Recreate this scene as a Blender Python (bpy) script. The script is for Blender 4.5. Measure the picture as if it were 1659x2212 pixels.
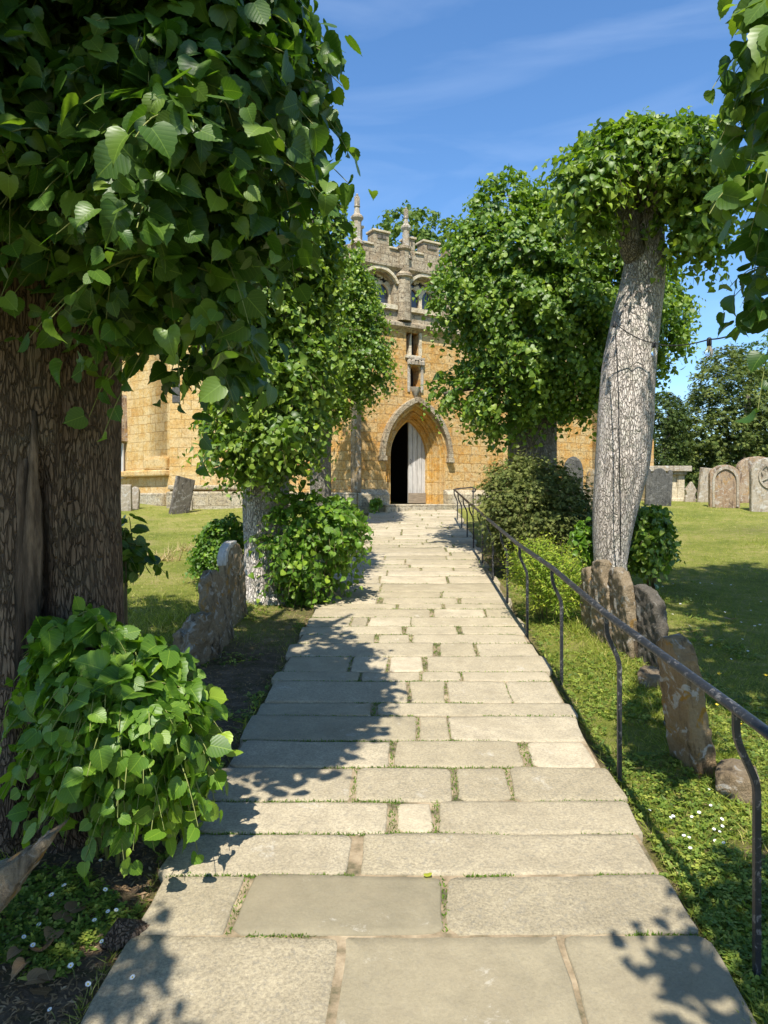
import bpy, bmesh, math, random
import numpy as np
from mathutils import Vector, Matrix
from mathutils.geometry import tessellate_polygon

SC = bpy.context.scene
COL = SC.collection
for o in list(bpy.data.objects):
    bpy.data.objects.remove(o)
R = math.radians
rng = np.random.default_rng(11)
random.seed(5)

# ------------------------------------------------------------------ camera, sky, sun
EYE, HOR, FPX, CX, SLOPE = 1.6, 1075.0, 1534.0, 829.5, 0.0887
cam = bpy.data.cameras.new('camera')
cam.sensor_fit = 'VERTICAL'; cam.sensor_height = 36.0; cam.sensor_width = 27.0
cam.lens = 36.0 * FPX / 2212.0
cam.shift_y = -(1106 - HOR) / 2212.0
cam.clip_start = 0.05; cam.clip_end = 2000
camo = bpy.data.objects.new('camera', cam); COL.objects.link(camo)
camo.location = (0, 0, EYE); camo.rotation_euler = (R(90), 0, 0)
SC.camera = camo

SUN_EL = R(57); LDX, LDY = 0.13, 1.0            # light travels to +y and a little to +x
ll = math.hypot(LDX, LDY)
sdir = Vector((LDX / ll * math.cos(SUN_EL), LDY / ll * math.cos(SUN_EL), -math.sin(SUN_EL)))
sun = bpy.data.lights.new('sun', 'SUN'); sun.energy = 5.0; sun.angle = R(0.53); sun.color = (1.0, 0.94, 0.84)
suno = bpy.data.objects.new('sun', sun); COL.objects.link(suno)
suno.rotation_euler = sdir.to_track_quat('-Z', 'Y').to_euler()
suno.location = (-2, -10, 20)

w = bpy.data.worlds.new('World'); SC.world = w; w.use_nodes = True
nt = w.node_tree; nt.nodes.clear()
wo = nt.nodes.new('ShaderNodeOutputWorld'); bg = nt.nodes.new('ShaderNodeBackground')
sky = nt.nodes.new('ShaderNodeTexSky'); sky.sky_type = 'NISHITA'; sky.sun_disc = False
sky.sun_elevation = SUN_EL; sky.sun_rotation = math.atan2(-LDX, -LDY)
sky.altitude = 100; sky.air_density = 1.0; sky.dust_density = 0.3; sky.ozone_density = 4.0
hs = nt.nodes.new('ShaderNodeHueSaturation'); hs.inputs['Saturation'].default_value = 1.15
tc = nt.nodes.new('ShaderNodeTexCoord'); mp = nt.nodes.new('ShaderNodeMapping')
mp.inputs['Rotation'].default_value = (0, R(-14), 0); mp.inputs['Scale'].default_value = (1.2, 1.0, 7.0)
nz = nt.nodes.new('ShaderNodeTexNoise'); nz.inputs['Scale'].default_value = 2.3; nz.inputs['Detail'].default_value = 7; nz.inputs['Distortion'].default_value = .7
cr = nt.nodes.new('ShaderNodeMapRange'); cr.inputs[1].default_value = .48; cr.inputs[2].default_value = .85; cr.inputs[3].default_value = 0; cr.inputs[4].default_value = .09
mx = nt.nodes.new('ShaderNodeMixRGB'); mx.inputs[2].default_value = (7.5, 8.2, 9.0, 1)
L = nt.links.new
L(tc.outputs['Generated'], mp.inputs[0]); L(mp.outputs[0], nz.inputs['Vector']); L(nz.outputs[0], cr.inputs[0])
L(sky.outputs[0], hs.inputs['Color']); L(hs.outputs[0], mx.inputs[1]); L(cr.outputs[0], mx.inputs[0])
L(mx.outputs[0], bg.inputs[0]); bg.inputs[1].default_value = 0.14
L(bg.outputs[0], wo.inputs[0])
SC.view_settings.view_transform = 'Standard'; SC.view_settings.look = 'None'
SC.view_settings.exposure = 0.74; SC.view_settings.gamma = 1.0; SC.view_settings.use_curve_mapping = False
SC.render.engine = 'CYCLES'
SC.render.resolution_x = 768; SC.render.resolution_y = 1024
SC.cycles.max_bounces = 7; SC.cycles.diffuse_bounces = 4; SC.cycles.transmission_bounces = 4; SC.cycles.transparent_max_bounces = 8

# ------------------------------------------------------------------ helpers
def P(px, py, Y):
    return Vector(((px - CX) / FPX * Y, Y, EYE + (HOR - py) / FPX * Y))
def sn(x, y, z=0.0, seed=0, n=5):
    r = np.random.default_rng(seed + 77); v = 0.0
    for i in range(n):
        a = r.normal(size=3); ph = r.uniform(0, 6.28)
        v = v + np.sin(x * a[0] + y * a[1] + z * a[2] + ph)
    return v / n * 1.3
def pathc(y): return 0.042 * y
HALF = 0.91
def gz(x, y):
    x = np.asarray(x, float); y = np.asarray(y, float)
    yy = np.where(y < 16, y, 16 + 1.6 * (1 - np.exp(-(np.maximum(y, 16) - 16) / 1.6)))
    z = SLOPE * yy
    d = np.abs(x - pathc(y)) - HALF
    fade = np.clip(1 - (y - 16) / 1.5, 0, 1)
    out = -0.03 + 0.03 * np.clip((d - .1) / .5, 0, 1) + 0.018 * sn(x * 3.1, y * 3.1, 0, 3) * np.clip(d / .3, 0, 1) + .03 * sn(x * .9, y * .9, 0, 9) * np.clip(d / 1., 0, 1)
    off = np.where(d < 0.02, -0.06, out)
    return z + off * fade
def gzf(x, y): return float(gz(x, y))

def tag(o, label=None, cat=None, group=None, kind=None):
    if label: o['label'] = label
    if cat: o['category'] = cat
    if group: o['group'] = group
    if kind: o['kind'] = kind
    return o
def empty(name, loc, label=None, cat=None, group=None):
    o = bpy.data.objects.new(name, None); COL.objects.link(o); o.location = loc
    o.empty_display_size = .2
    return tag(o, label, cat, group)
def link(name, me, mat, parent=None, loc=None, rotz=0.0, smooth=False):
    o = bpy.data.objects.new(name, me); COL.objects.link(o)
    for m in (mat if isinstance(mat, (list, tuple)) else [mat]): me.materials.append(m)
    if loc is not None: o.location = loc
    o.rotation_euler = (0, 0, rotz)
    if parent is not None:
        o.parent = parent
        o.location = Vector(o.location) - (Vector(parent.location) if parent.parent is None else Vector(parent.location) + Vector(parent.parent.location))
        if o.parent.rotation_euler.z: o.location = (0, 0, 0); o.rotation_euler = (0, 0, 0)
    if smooth: me.polygons.foreach_set('use_smooth', [True] * len(me.polygons))
    return o
def np_mesh(name, V, T, attrs=None, mids=None):
    me = bpy.data.meshes.new(name)
    V = np.ascontiguousarray(V, np.float32); T = np.ascontiguousarray(T, np.int32)
    k = T.shape[1]
    me.vertices.add(len(V)); me.vertices.foreach_set('co', V.ravel())
    me.loops.add(T.size); me.loops.foreach_set('vertex_index', T.ravel())
    me.polygons.add(len(T)); me.polygons.foreach_set('loop_start', np.arange(0, T.size, k, dtype=np.int32))
    me.polygons.foreach_set('loop_total', np.full(len(T), k, np.int32))
    if mids is not None: me.polygons.foreach_set('material_index', np.asarray(mids, np.int32))
    me.update(calc_edges=True)
    for an, av in (attrs or {}).items():
        a = me.attributes.new(an, 'FLOAT_VECTOR', 'POINT'); a.data.foreach_set('vector', np.ascontiguousarray(av, np.float32).ravel())
    return me
class MB:
    """collects polygons for one mesh"""
    def __init__(s): s.v = []; s.f = []; s.m = []
    def add(s, vs, fs, mi=0):
        b = len(s.v); s.v += [tuple(x) for x in vs]; s.f += [tuple(b + i for i in f) for f in fs]; s.m += [mi] * len(fs)
    def box(s, x0, x1, y0, y1, z0, z1, mi=0):
        s.add([(x0,y0,z0),(x1,y0,z0),(x1,y1,z0),(x0,y1,z0),(x0,y0,z1),(x1,y0,z1),(x1,y1,z1),(x0,y1,z1)],
              [(0,3,2,1),(4,5,6,7),(0,1,5,4),(1,2,6,5),(2,3,7,6),(3,0,4,7)], mi)
    def prism(s, pts, y0, y1, mi=0):      # pts (x,z) counter-clockwise seen from -y
        n = len(pts)
        vs = [(p[0], y0, p[1]) for p in pts] + [(p[0], y1, p[1]) for p in pts]
        tr = tessellate_polygon([[Vector((p[0], p[1], 0)) for p in pts]])
        s.add(vs, [tuple(t) for t in tr] + [tuple(i + n for i in t[::-1]) for t in tr] + [(i, i + n, (i + 1) % n + n, (i + 1) % n) for i in range(n)], mi)
    def holed(s, outer, holes, y0, y1, mi=0, back=False, sides=True):
        loops = [outer] + holes
        flat = [p for lp in loops for p in lp]
        tr = tessellate_polygon([[Vector((p[0], p[1], 0)) for p in lp] for lp in loops])
        n = len(flat)
        vs = [(p[0], y0, p[1]) for p in flat] + [(p[0], y1, p[1]) for p in flat]
        fs = [tuple(t) for t in tr]
        if back: fs += [tuple(i + n for i in t[::-1]) for t in tr]
        b = 0
        for li, lp in enumerate(loops):
            m = len(lp)
            if li > 0 or sides: fs += [(b + i, b + i + n, b + (i + 1) % m + n, b + (i + 1) % m) for i in range(m)]
            b += m
        s.add(vs, fs, mi)
    def lathe(s, prof, c=(0,0), seg=8, rot=0.0, mi=0):   # prof (r,z)
        vs = []; fs = []
        for r, z in prof:
            for k in range(seg):
                a = rot + 2 * math.pi * k / seg; vs.append((c[0] + r * math.cos(a), c[1] + r * math.sin(a), z))
        for i in range(len(prof) - 1):
            for k in range(seg):
                a = i * seg + k; b = i * seg + (k + 1) % seg; fs.append((a, b, b + seg, a + seg))
        fs.append(tuple(range(seg))[::-1]); fs.append(tuple((len(prof) - 1) * seg + k for k in range(seg)))
        s.add(vs, fs, mi)
    def tube(s, pts, rad, seg=6, mi=0, flat=1.0):
        pts = [Vector(p) for p in pts]; vs = []; fs = []
        rad = rad if isinstance(rad, (list, tuple)) else [rad] * len(pts)
        for i, p in enumerate(pts):
            t = (pts[min(i + 1, len(pts) - 1)] - pts[max(i - 1, 0)]).normalized()
            up = Vector((0, 0, 1)) if abs(t.z) < .9 else Vector((0, 1, 0))
            a = t.cross(up).normalized(); b = a.cross(t)
            for k in range(seg):
                an = 2 * math.pi * (k + .5) / seg; vs.append(p + a * math.cos(an) * rad[i] + b * math.sin(an) * rad[i] * flat)
        for i in range(len(pts) - 1):
            for k in range(seg):
                a = i * seg + k; b = i * seg + (k + 1) % seg; fs.append((a, b, b + seg, a + seg))
        fs.append(tuple(range(seg))[::-1]); fs.append(tuple((len(pts) - 1) * seg + k for k in range(seg)))
        s.add(vs, fs, mi)
    def build(s, name, mat, parent=None, loc=None, rotz=0.0, smooth=False, bevel=0):
        me = bpy.data.meshes.new(name); me.from_pydata(s.v, [], s.f); me.polygons.foreach_set('material_index', s.m)
        bm = bmesh.new(); bm.from_mesh(me); bmesh.ops.recalc_face_normals(bm, faces=bm.faces); bm.to_mesh(me); bm.free()
        me.update()
        o = link(name, me, mat, parent, loc, rotz, smooth)
        if bevel:
            b = o.modifiers.new('bevel', 'BEVEL'); b.width = bevel; b.segments = 2; b.limit_method = 'ANGLE'
        return o

# ------------------------------------------------------------------ materials
def newmat(name):
    m = bpy.data.materials.new(name); m.use_nodes = True; t = m.node_tree; t.nodes.clear()
    out = t.nodes.new('ShaderNodeOutputMaterial'); p = t.nodes.new('ShaderNodeBsdfPrincipled')
    t.links.new(p.outputs[0], out.inputs[0]); return m, t, p, out
class N:
    def __init__(s, t): s.t = t
    def n(s, typ, **kw):
        nd = s.t.nodes.new('ShaderNode' + typ)
        for k, v in kw.items():
            if k in nd.inputs: nd.inputs[k].default_value = v
            else: setattr(nd, k, v)
        return nd
    def l(s, a, b): s.t.links.new(a, b)
    def coord(s, scale=(1,1,1), kind='Object', src=None, rot=(0,0,0)):
        m = s.n('Mapping'); m.inputs['Scale'].default_value = scale; m.inputs['Rotation'].default_value = rot
        if src is None: src = s.n('TexCoord').outputs[kind]
        s.l(src, m.inputs[0]); return m.outputs[0]
    def noise(s, vec, scale, detail=5, rough=.55, dist=0.0):
        n = s.n('TexNoise'); n.inputs['Scale'].default_value = scale; n.inputs['Detail'].default_value = detail
        n.inputs['Roughness'].default_value = rough; n.inputs['Distortion'].default_value = dist
        if vec: s.l(vec, n.inputs['Vector'])
        return n.outputs[0]
    def voro(s, vec, scale, feature='DISTANCE_TO_EDGE', rand=1.0):
        v = s.n('TexVoronoi', feature=feature); v.inputs['Scale'].default_value = scale; v.inputs['Randomness'].default_value = rand
        s.l(vec, v.inputs['Vector']); return v
    def ramp(s, fac, stops, interp='LINEAR'):
        r = s.n('ValToRGB'); r.color_ramp.interpolation = interp; e = r.color_ramp.elements
        while len(e) < len(stops): e.new(.5)
        for i, (p_, c) in enumerate(stops):
            e[i].position = p_; c = c if isinstance(c, (tuple, list)) else (c, c, c); e[i].color = (*c[:3], 1)
        s.l(fac, r.inputs[0]); return r.outputs[0]
    def mix(s, fac, a, b, mode='MIX'):
        m = s.n('MixRGB', blend_type=mode)
        for i, v in ((0, fac), (1, a), (2, b)):
            if hasattr(v, 'links') or hasattr(v, 'is_linked'): s.l(v, m.inputs[i])
            else: m.inputs[i].default_value = v if i == 0 else (*v[:3], 1)
        return m.outputs[0]
    def math(s, op, a, b=0.0, clamp=False):
        m = s.n('Math', operation=op); m.use_clamp = clamp
        for i, v in ((0, a), (1, b)):
            if hasattr(v, 'is_linked'): s.l(v, m.inputs[i])
            else: m.inputs[i].default_value = v
        return m.outputs[0]
    def bump(s, h, strength=.5, dist=.01, normal=None):
        b = s.n('Bump'); b.inputs['Strength'].default_value = strength; b.inputs['Distance'].default_value = dist
        s.l(h, b.inputs['Height'])
        if normal: s.l(normal, b.inputs['Normal'])
        return b.outputs[0]
    def distort(s, vec, scale, amt):
        n = s.n('TexNoise'); n.inputs['Scale'].default_value = scale; n.inputs['Detail'].default_value = 3; s.l(vec, n.inputs['Vector'])
        v = s.n('VectorMath', operation='MULTIPLY_ADD'); s.l(n.outputs[1], v.inputs[0]); v.inputs[1].default_value = (amt,) * 3; s.l(vec, v.inputs[2]); return v.outputs[0]

def mat_masonry(name, cA, cB, cC, cDark, bw=.42, bh=.19, contrast=1.0):
    m, t, p, out = newmat(name); n = N(t)
    c = n.coord(); sp = n.n('SeparateXYZ'); n.l(c, sp.inputs[0])
    xy = n.math('ADD', sp.outputs[0], n.math('MULTIPLY', sp.outputs[1], .8))
    cm = n.n('CombineXYZ'); n.l(xy, cm.inputs[0]); n.l(sp.outputs[2], cm.inputs[1])
    v = n.distort(n.distort(cm.outputs[0], 5.0, .03), 22., .012)
    b = n.n('TexBrick'); n.l(v, b.inputs['Vector']); b.inputs['Scale'].default_value = 1.0
    b.inputs['Brick Width'].default_value = bw; b.inputs['Row Height'].default_value = bh; b.inputs['Mortar Size'].default_value = .007
    b.inputs['Mortar Smooth'].default_value = .3; b.inputs['Bias'].default_value = 0
    b.inputs['Color1'].default_value = (0, 0, 0, 1); b.inputs['Color2'].default_value = (1, 1, 1, 1); b.offset = .43; b.squash = .7; b.squash_frequency = 3
    big = n.noise(c, 1.3, 6, .6); mid = n.noise(c, 6.0, 6, .65, .6); fine = n.noise(c, 45, 5, .7)
    f = n.math('ADD', n.math('MULTIPLY', big, .4), n.math('MULTIPLY', mid, .6)); hi = n.ramp(n.noise(c, 9, 7, .75, .4), [(.45, 0.), (.60, 1.)])
    f = n.math('ADD', f, n.math('MULTIPLY', n.math('SUBTRACT', b.outputs['Color'], .5), .16))
    col = n.ramp(f, [(.36, cA), (.47, cB), (.56, cC), (.68, cA)])
    col = n.mix(n.math('MULTIPLY', hi, .35), col, tuple(min(1, x * 1.12 + .04) for x in cC))
    pits = n.ramp(n.noise(c, 22, 8, .75, .9), [(.40, 1.0), (.49, 0.0)])
    col = n.mix(n.math('MULTIPLY', pits, .75 * contrast), col, cDark)
    col = n.mix(.5, col, n.ramp(fine, [(.3, .45), (.7, 1.0)]), 'MULTIPLY')
    st = n.ramp(n.noise(n.coord((2.0, 2.0, .55)), 1.6, 7, .7), [(.52, 0.0), (.7, 1.0)])
    col = n.mix(n.math('MULTIPLY', st, .45), col, cDark)
    mort = b.outputs['Fac']
    col = n.mix(n.math('MULTIPLY', mort, .3), col, tuple(x * .75 for x in cDark))
    n.l(col, p.inputs['Base Color']); p.inputs['Roughness'].default_value = .92; p.inputs['Specular IOR Level'].default_value = .15
    h = n.math('SUBTRACT', n.math('ADD', n.math('MULTIPLY', n.noise(c, 14, 8, .7), .9), n.math('MULTIPLY', fine, .35)), n.math('MULTIPLY', mort, .9))
    n.l(n.bump(h, .9, .03), p.inputs['Normal'])
    return m
IRON = mat_masonry('ironstone_masonry', (.56,.27,.055), (.61,.36,.115), (.62,.45,.22), (.22,.14,.07), .46, .2)
PALE = mat_masonry('pale_limestone_masonry', (.55,.31,.09), (.62,.41,.155), (.66,.50,.26), (.30,.20,.09), .5, .21, .7)
GREY = mat_masonry('weathered_grey_masonry', (.31,.23,.14), (.39,.31,.20), (.47,.40,.28), (.11,.085,.06), .4, .2, 1.3)
PLIN = mat_masonry('lichened_plinth_masonry', (.38,.31,.2), (.46,.38,.24), (.52,.46,.34), (.14,.12,.09), .7, .24, 1.2)
LIME = mat_masonry('dressed_limestone', (.55,.44,.27), (.62,.53,.36), (.68,.60,.45), (.32,.26,.17), 9., .35, .8)
OCHRE = mat_masonry('dressed_ochre_stone', (.60,.29,.05), (.64,.38,.10), (.66,.50,.26), (.28,.16,.06), 9., .28, .7)

def mat_stone(name, a, b, dark, lich=(.62,.60,.54), lamt=.4, orange=.0, sc=1.0):
    m, t, p, out = newmat(name); n = N(t); c = n.coord((sc, sc, sc))
    col = n.mix(n.ramp(n.noise(c, 3, 7, .65), [(.35, 0.), (.65, 1.)]), a, b)
    col = n.mix(n.ramp(n.noise(n.coord((3*sc, 3*sc, .8*sc)), 3.4, 8, .7, .5), [(.5, 0.), (.64, .85)]), col, dark)
    lv = n.ramp(n.noise(c, 11, 6, .6, .8), [(.56, 0.), (.62, 1.)])
    col = n.mix(n.math('MULTIPLY', lv, lamt), col, lich)
    if orange: col = n.mix(n.math('MULTIPLY', n.ramp(n.noise(c, 7.3, 5, .6, 1.), [(.58, 0.), (.63, 1.)]), orange), col, (.5, .27, .04))
    col = n.mix(.45, col, n.ramp(n.noise(c, 60, 4, .7), [(.3, .4), (.7, 1.)]), 'MULTIPLY')
    n.l(col, p.inputs['Base Color']); p.inputs['Roughness'].default_value = .93; p.inputs['Specular IOR Level'].default_value = .15
    n.l(n.bump(n.math('ADD', n.noise(n.coord((1.6*sc, 1.6*sc, .6*sc)), 18, 10, .8), n.math('MULTIPLY', n.noise(c, 90, 4), .5)), 1., .03), p.inputs['Normal'])
    return m
ST_BROWN = mat_stone('brown_lichened_stone', (.26,.19,.11), (.42,.34,.23), (.05,.038,.028), orange=.55, lamt=.6)
ST_DARK = mat_stone('dark_weathered_stone', (.13,.115,.09), (.20,.175,.14), (.04,.036,.03), lamt=.3)
ST_RUST = mat_stone('orange_lichened_stone', (.34,.22,.11), (.50,.38,.22), (.08,.055,.035), lich=(.70,.68,.62), lamt=.75, orange=.9)
ST_PALE = mat_stone('pale_lichened_stone', (.42,.35,.26), (.52,.46,.36), (.17,.14,.10), lamt=.7, orange=.2)
ST_SLATE = mat_stone('dark_grey_slate', (.10,.10,.095), (.15,.145,.13), (.05,.05,.048), lamt=.15)
ST_RED = mat_stone('ruddy_lichened_stone', (.36,.24,.15), (.46,.36,.25), (.13,.09,.065), lamt=.55, orange=.4)

def mat_slab():
    m, t, p, out = newmat('paving_stone'); n = N(t); c = n.coord()
    at = n.n('Attribute', attribute_name='tone'); sp = n.n('SeparateXYZ'); n.l(at.outputs['Vector'], sp.inputs[0])
    base = n.ramp(sp.outputs[0], [(0.0, (.20,.175,.115)), (.3, (.305,.262,.172)), (.6, (.405,.345,.23)), (1.0, (.53,.455,.325))])
    rough = sp.outputs[1]
    f = n.noise(c, 95, 7, .8); g = n.noise(c, 7, 6, .65)
    col = n.mix(n.math('MULTIPLY', rough, .8), base, n.ramp(f, [(.36, .42), (.5, .85), (.62, 1.15)]), 'MULTIPLY')
    col = n.mix(.55, col, n.ramp(g, [(.3, .66), (.7, 1.15)]), 'MULTIPLY')
    blot = n.ramp(n.noise(c, 48, 7, .8, .4), [(.52, 0.), (.60, 1.)])
    col = n.mix(n.math('MULTIPLY', n.math('MULTIPLY', blot, rough), .5), col, (.20, .185, .15))
    st = n.ramp(n.noise(c, 2.6, 7, .7, .8), [(.5, 0.), (.66, 1.)]); col = n.mix(n.math('MULTIPLY', st, .35), col, (.24, .20, .13))
    wl_ = n.ramp(n.noise(c, 5.3, 8, .8, .3), [(.60, 0.), (.66, 1.)]); col = n.mix(n.math('MULTIPLY', wl_, .3), col, (.60, .57, .50))
    n.l(col, p.inputs['Base Color']); p.inputs['Roughness'].default_value = .85; p.inputs['Specular IOR Level'].default_value = .2
    h = n.math('ADD', n.math('MULTIPLY', n.math('MULTIPLY', f, rough), .8), g)
    n.l(n.bump(h, .6, .012), p.inputs['Normal']); return m
SLAB = mat_slab()
def mat_simple(name, stops, scale=8, rough=.9, bump=.4, bd=.01, spec=.2, detail=6, stretch=(1,1,1)):
    m, t, p, out = newmat(name); n = N(t); c = n.coord(stretch)
    f = n.noise(c, scale, detail, .65); n.l(n.ramp(f, stops), p.inputs['Base Color'])
    p.inputs['Roughness'].default_value = rough; p.inputs['Specular IOR Level'].default_value = spec
    if bump: n.l(n.bump(n.noise(c, scale * 3, 6, .7), bump, bd), p.inputs['Normal'])
    return m
MORTAR = mat_simple('joint_mortar_and_soil', [(.35, (.08,.075,.04)), (.5, (.24,.185,.115)), (.7, (.40,.32,.21))], 9)
def mat_bark(name, light, mid, crack, sc=1.0, lichen=0.0, crackw=.1, depth=.02, zs=.4, kk=.6):
    m, t, p, out = newmat(name); n = N(t)
    c = n.coord((sc * 1.0, sc * 1.0, sc * zs)); d = n.distort(n.distort(c, 14, .06), 50, .02)
    v = n.voro(d, 50); ed = v.outputs['Distance']
    v2 = n.voro(n.distort(n.coord((sc, sc, sc * .22)), 6, .07), 15).outputs['Distance']
    cm = n.ramp(ed, [(0.0, .85), (crackw, 0.)]); cm2 = n.ramp(v2, [(0., .7), (.05, 0.)])
    k = n.math('MAXIMUM', cm, cm2)
    big = n.noise(n.coord((1, 1, .4)), 3.2, 7, .7)
    col = n.mix(n.ramp(big, [(.38, 0.), (.62, 1.)]), light, mid)
    col = n.mix(.6, col, n.ramp(n.noise(c, 60, 5, .7), [(.3, .45), (.65, 1.05)]), 'MULTIPLY')
    kf = n.math('MULTIPLY', k, n.ramp(n.noise(n.coord((1, 1, .5)), 9, 6, .7), [(.35, kk * .35), (.65, min(1., kk * 1.3))]))
    col = n.mix(kf, col, crack)
    col = n.mix(.5, col, n.ramp(n.noise(n.coord((6, 6, .7)), 3, 7, .7), [(.32, .55), (.62, 1.1)]), 'MULTIPLY')
    if lichen:
        col = n.mix(n.math('MULTIPLY', n.ramp(n.noise(n.coord(), 7, 6, .7, .6), [(.5, 0.), (.6, 1.)]), lichen), col, (.34, .36, .27))
    n.l(col, p.inputs['Base Color']); p.inputs['Roughness'].default_value = .95; p.inputs['Specular IOR Level'].default_value = .1
    h = n.math('SUBTRACT', n.math('MULTIPLY', n.noise(c, 20, 6, .7), .4), k)
    n.l(n.bump(h, 1.0, depth), p.inputs['Normal']); return m
BARK_PALE = mat_bark('pale_cracked_bark', (.74,.67,.60), (.58,.51,.44), (.13,.10,.078), 1.05, .3, .13, .018, .38, .72)
BARK_BROWN = mat_bark('brown_furrowed_bark', (.24,.165,.11), (.16,.11,.075), (.045,.032,.022), 1.35, .08, .12, .022, .2, .6)
BARK_GREY = mat_bark('grey_furrowed_bark', (.34,.30,.25), (.24,.21,.17), (.07,.055,.04), 1.0, .2, .12)
WOODDARK = mat_simple('dead_dark_wood', [(.36, (.02,.015,.01)), (.52, (.11,.075,.05)), (.66, (.30,.21,.14))], 5, bump=.9, bd=.03, stretch=(3,3,.5))
TWIG = mat_simple('twig_bark', [(.3, (.10,.085,.04)), (.7, (.2,.17,.08))], 20, bump=0)
SHOOT = mat_simple('green_shoot', [(.3, (.16,.2,.05)), (.7, (.25,.26,.09))], 20, bump=0)

def mat_leaf(name, dark, mid, light, trans=.33, veins=True, rough=.42, spec=.45):
    m, t, p, out = newmat(name); n = N(t)
    at = n.n('Attribute', attribute_name='luv'); sp = n.n('SeparateXYZ'); n.l(at.outputs['Vector'], sp.inputs[0])
    col = n.ramp(sp.outputs[2], [(0., dark), (.55, mid), (1., light)])
    col = n.mix(.35, col, n.ramp(n.noise(n.coord(), 9, 3), [(.3, .65), (.7, 1.2)]), 'MULTIPLY')
    if veins:
        ax = n.math('ABSOLUTE', sp.outputs[0])
        mid_ = n.math('LESS_THAN', ax, .014)
        q = n.math('FRACT', n.math('MULTIPLY', n.math('SUBTRACT', sp.outputs[1], n.math('MULTIPLY', ax, .75)), 6.5))
        sv = n.math('LESS_THAN', n.math('ABSOLUTE', n.math('SUBTRACT', q, .5)), .035)
        vv = n.math('MAXIMUM', mid_, n.math('MULTIPLY', sv, .55))
        col = n.mix(n.math('MULTIPLY', vv, .3), col, tuple(min(1, x * 1.7 + .02) for x in light))
        h = n.math('SUBTRACT', n.math('MULTIPLY', n.math('ABSOLUTE', n.math('SUBTRACT', q, .5)), -1.), vv)
        n.l(n.bump(h, .22, .003), p.inputs['Normal'])
    n.l(col, p.inputs['Base Color']); p.inputs['Roughness'].default_value = rough; p.inputs['Specular IOR Level'].default_value = spec
    tr = n.n('BsdfTranslucent'); n.l(n.mix(1., col, (1.7, 1.75, .6), 'MULTIPLY'), tr.inputs[0])
    ms = n.n('MixShader'); ms.inputs[0].default_value = trans; n.l(p.outputs[0], ms.inputs[1]); n.l(tr.outputs[0], ms.inputs[2]); n.l(ms.outputs[0], out.inputs[0])
    return m
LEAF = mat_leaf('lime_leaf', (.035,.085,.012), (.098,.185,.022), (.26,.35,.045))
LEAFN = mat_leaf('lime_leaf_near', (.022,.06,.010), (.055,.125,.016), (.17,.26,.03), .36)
LEAFB = mat_leaf('young_lime_leaf', (.055,.13,.014), (.12,.235,.022), (.30,.42,.035), .38)
YEW = mat_leaf('yew_needles', (.025,.05,.010), (.065,.10,.020), (.17,.20,.045), .15, False, .6, .2)
YEWB = mat_leaf('brownish_yew_needles', (.03,.052,.012), (.085,.115,.026), (.19,.21,.055), .15, False, .6, .2)
HERB = mat_leaf('yellow_green_herb', (.11,.20,.022), (.23,.33,.032), (.44,.46,.05), .35, False, .6, .25)
GRASS = mat_leaf('turf_blades', (.13,.18,.024), (.27,.31,.045), (.58,.50,.19), .3, False, .6, .2)
WEED = mat_leaf('weed_leaves', (.055,.105,.018), (.16,.235,.036), (.36,.39,.07), .3, False, .55, .3)
FARL = mat_leaf('distant_leaves', (.035,.07,.014), (.08,.14,.024), (.16,.22,.04), .3, False, .6, .25)
DRY = mat_leaf('dry_straw', (.30,.23,.11), (.42,.33,.17), (.55,.45,.26), .25, False, .8, .1)
DEAD = mat_leaf('dead_leaf_brown', (.16,.10,.05), (.26,.17,.09), (.38,.27,.16), .15, True, .8, .1)

def mat_ground():
    m, t, p, out = newmat('churchyard_turf_and_soil'); n = N(t)
    c = n.coord(); geo = n.n('Attribute', attribute_name='soil'); sp = n.n('SeparateXYZ'); n.l(geo.outputs['Vector'], sp.inputs[0])
    f1 = n.noise(c, 1.2, 6, .6); f2 = n.noise(c, 9, 7, .7); f3 = n.noise(c, 60, 6, .8)
    g = n.ramp(n.math('ADD', n.math('MULTIPLY', f1, .5), n.math('MULTIPLY', f2, .5)), [(.36, (.13,.165,.03)), (.5, (.23,.25,.05)), (.62, (.36,.32,.11))])
    g = n.mix(.75, g, n.ramp(f3, [(.3, .35), (.5, .9), (.7, 1.35)]), 'MULTIPLY')
    dry = n.ramp(n.noise(c, .9, 5, .6, .5), [(.60, 0.), (.72, .6)])
    g = n.mix(dry, g, (.30, .24, .12))
    s = n.ramp(f2, [(.3, (.075,.055,.036)), (.52, (.17,.125,.082)), (.72, (.32,.24,.16))])
    s = n.mix(.6, s, n.ramp(f3, [(.3, .4), (.7, 1.3)]), 'MULTIPLY')
    k = n.math('ADD', sp.outputs[0], n.math('MULTIPLY', n.math('SUBTRACT', f2, .5), 1.3), True)
    col = n.mix(k, g, s)
    n.l(col, p.inputs['Base Color']); p.inputs['Roughness'].default_value = .97; p.inputs['Specular IOR Level'].default_value = .1
    n.l(n.bump(n.math('ADD', n.math('MULTIPLY', f2, .6), f3), .9, .035), p.inputs['Normal']); return m
GROUND = mat_ground()
def mat_plain(name, col, rough=.6, metal=0., spec=.4, bump=0, scale=30, var=.3):
    m, t, p, out = newmat(name); n = N(t); c = n.coord()
    n.l(n.mix(var, col, n.ramp(n.noise(c, scale, 6, .7), [(.3, .3), (.7, 1.)]), 'MULTIPLY'), p.inputs['Base Color'])
    p.inputs['Roughness'].default_value = rough; p.inputs['Metallic'].default_value = metal; p.inputs['Specular IOR Level'].default_value = spec
    if bump: n.l(n.bump(n.noise(c, scale * 1.5, 4), bump, .004), p.inputs['Normal'])
    return m
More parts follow.
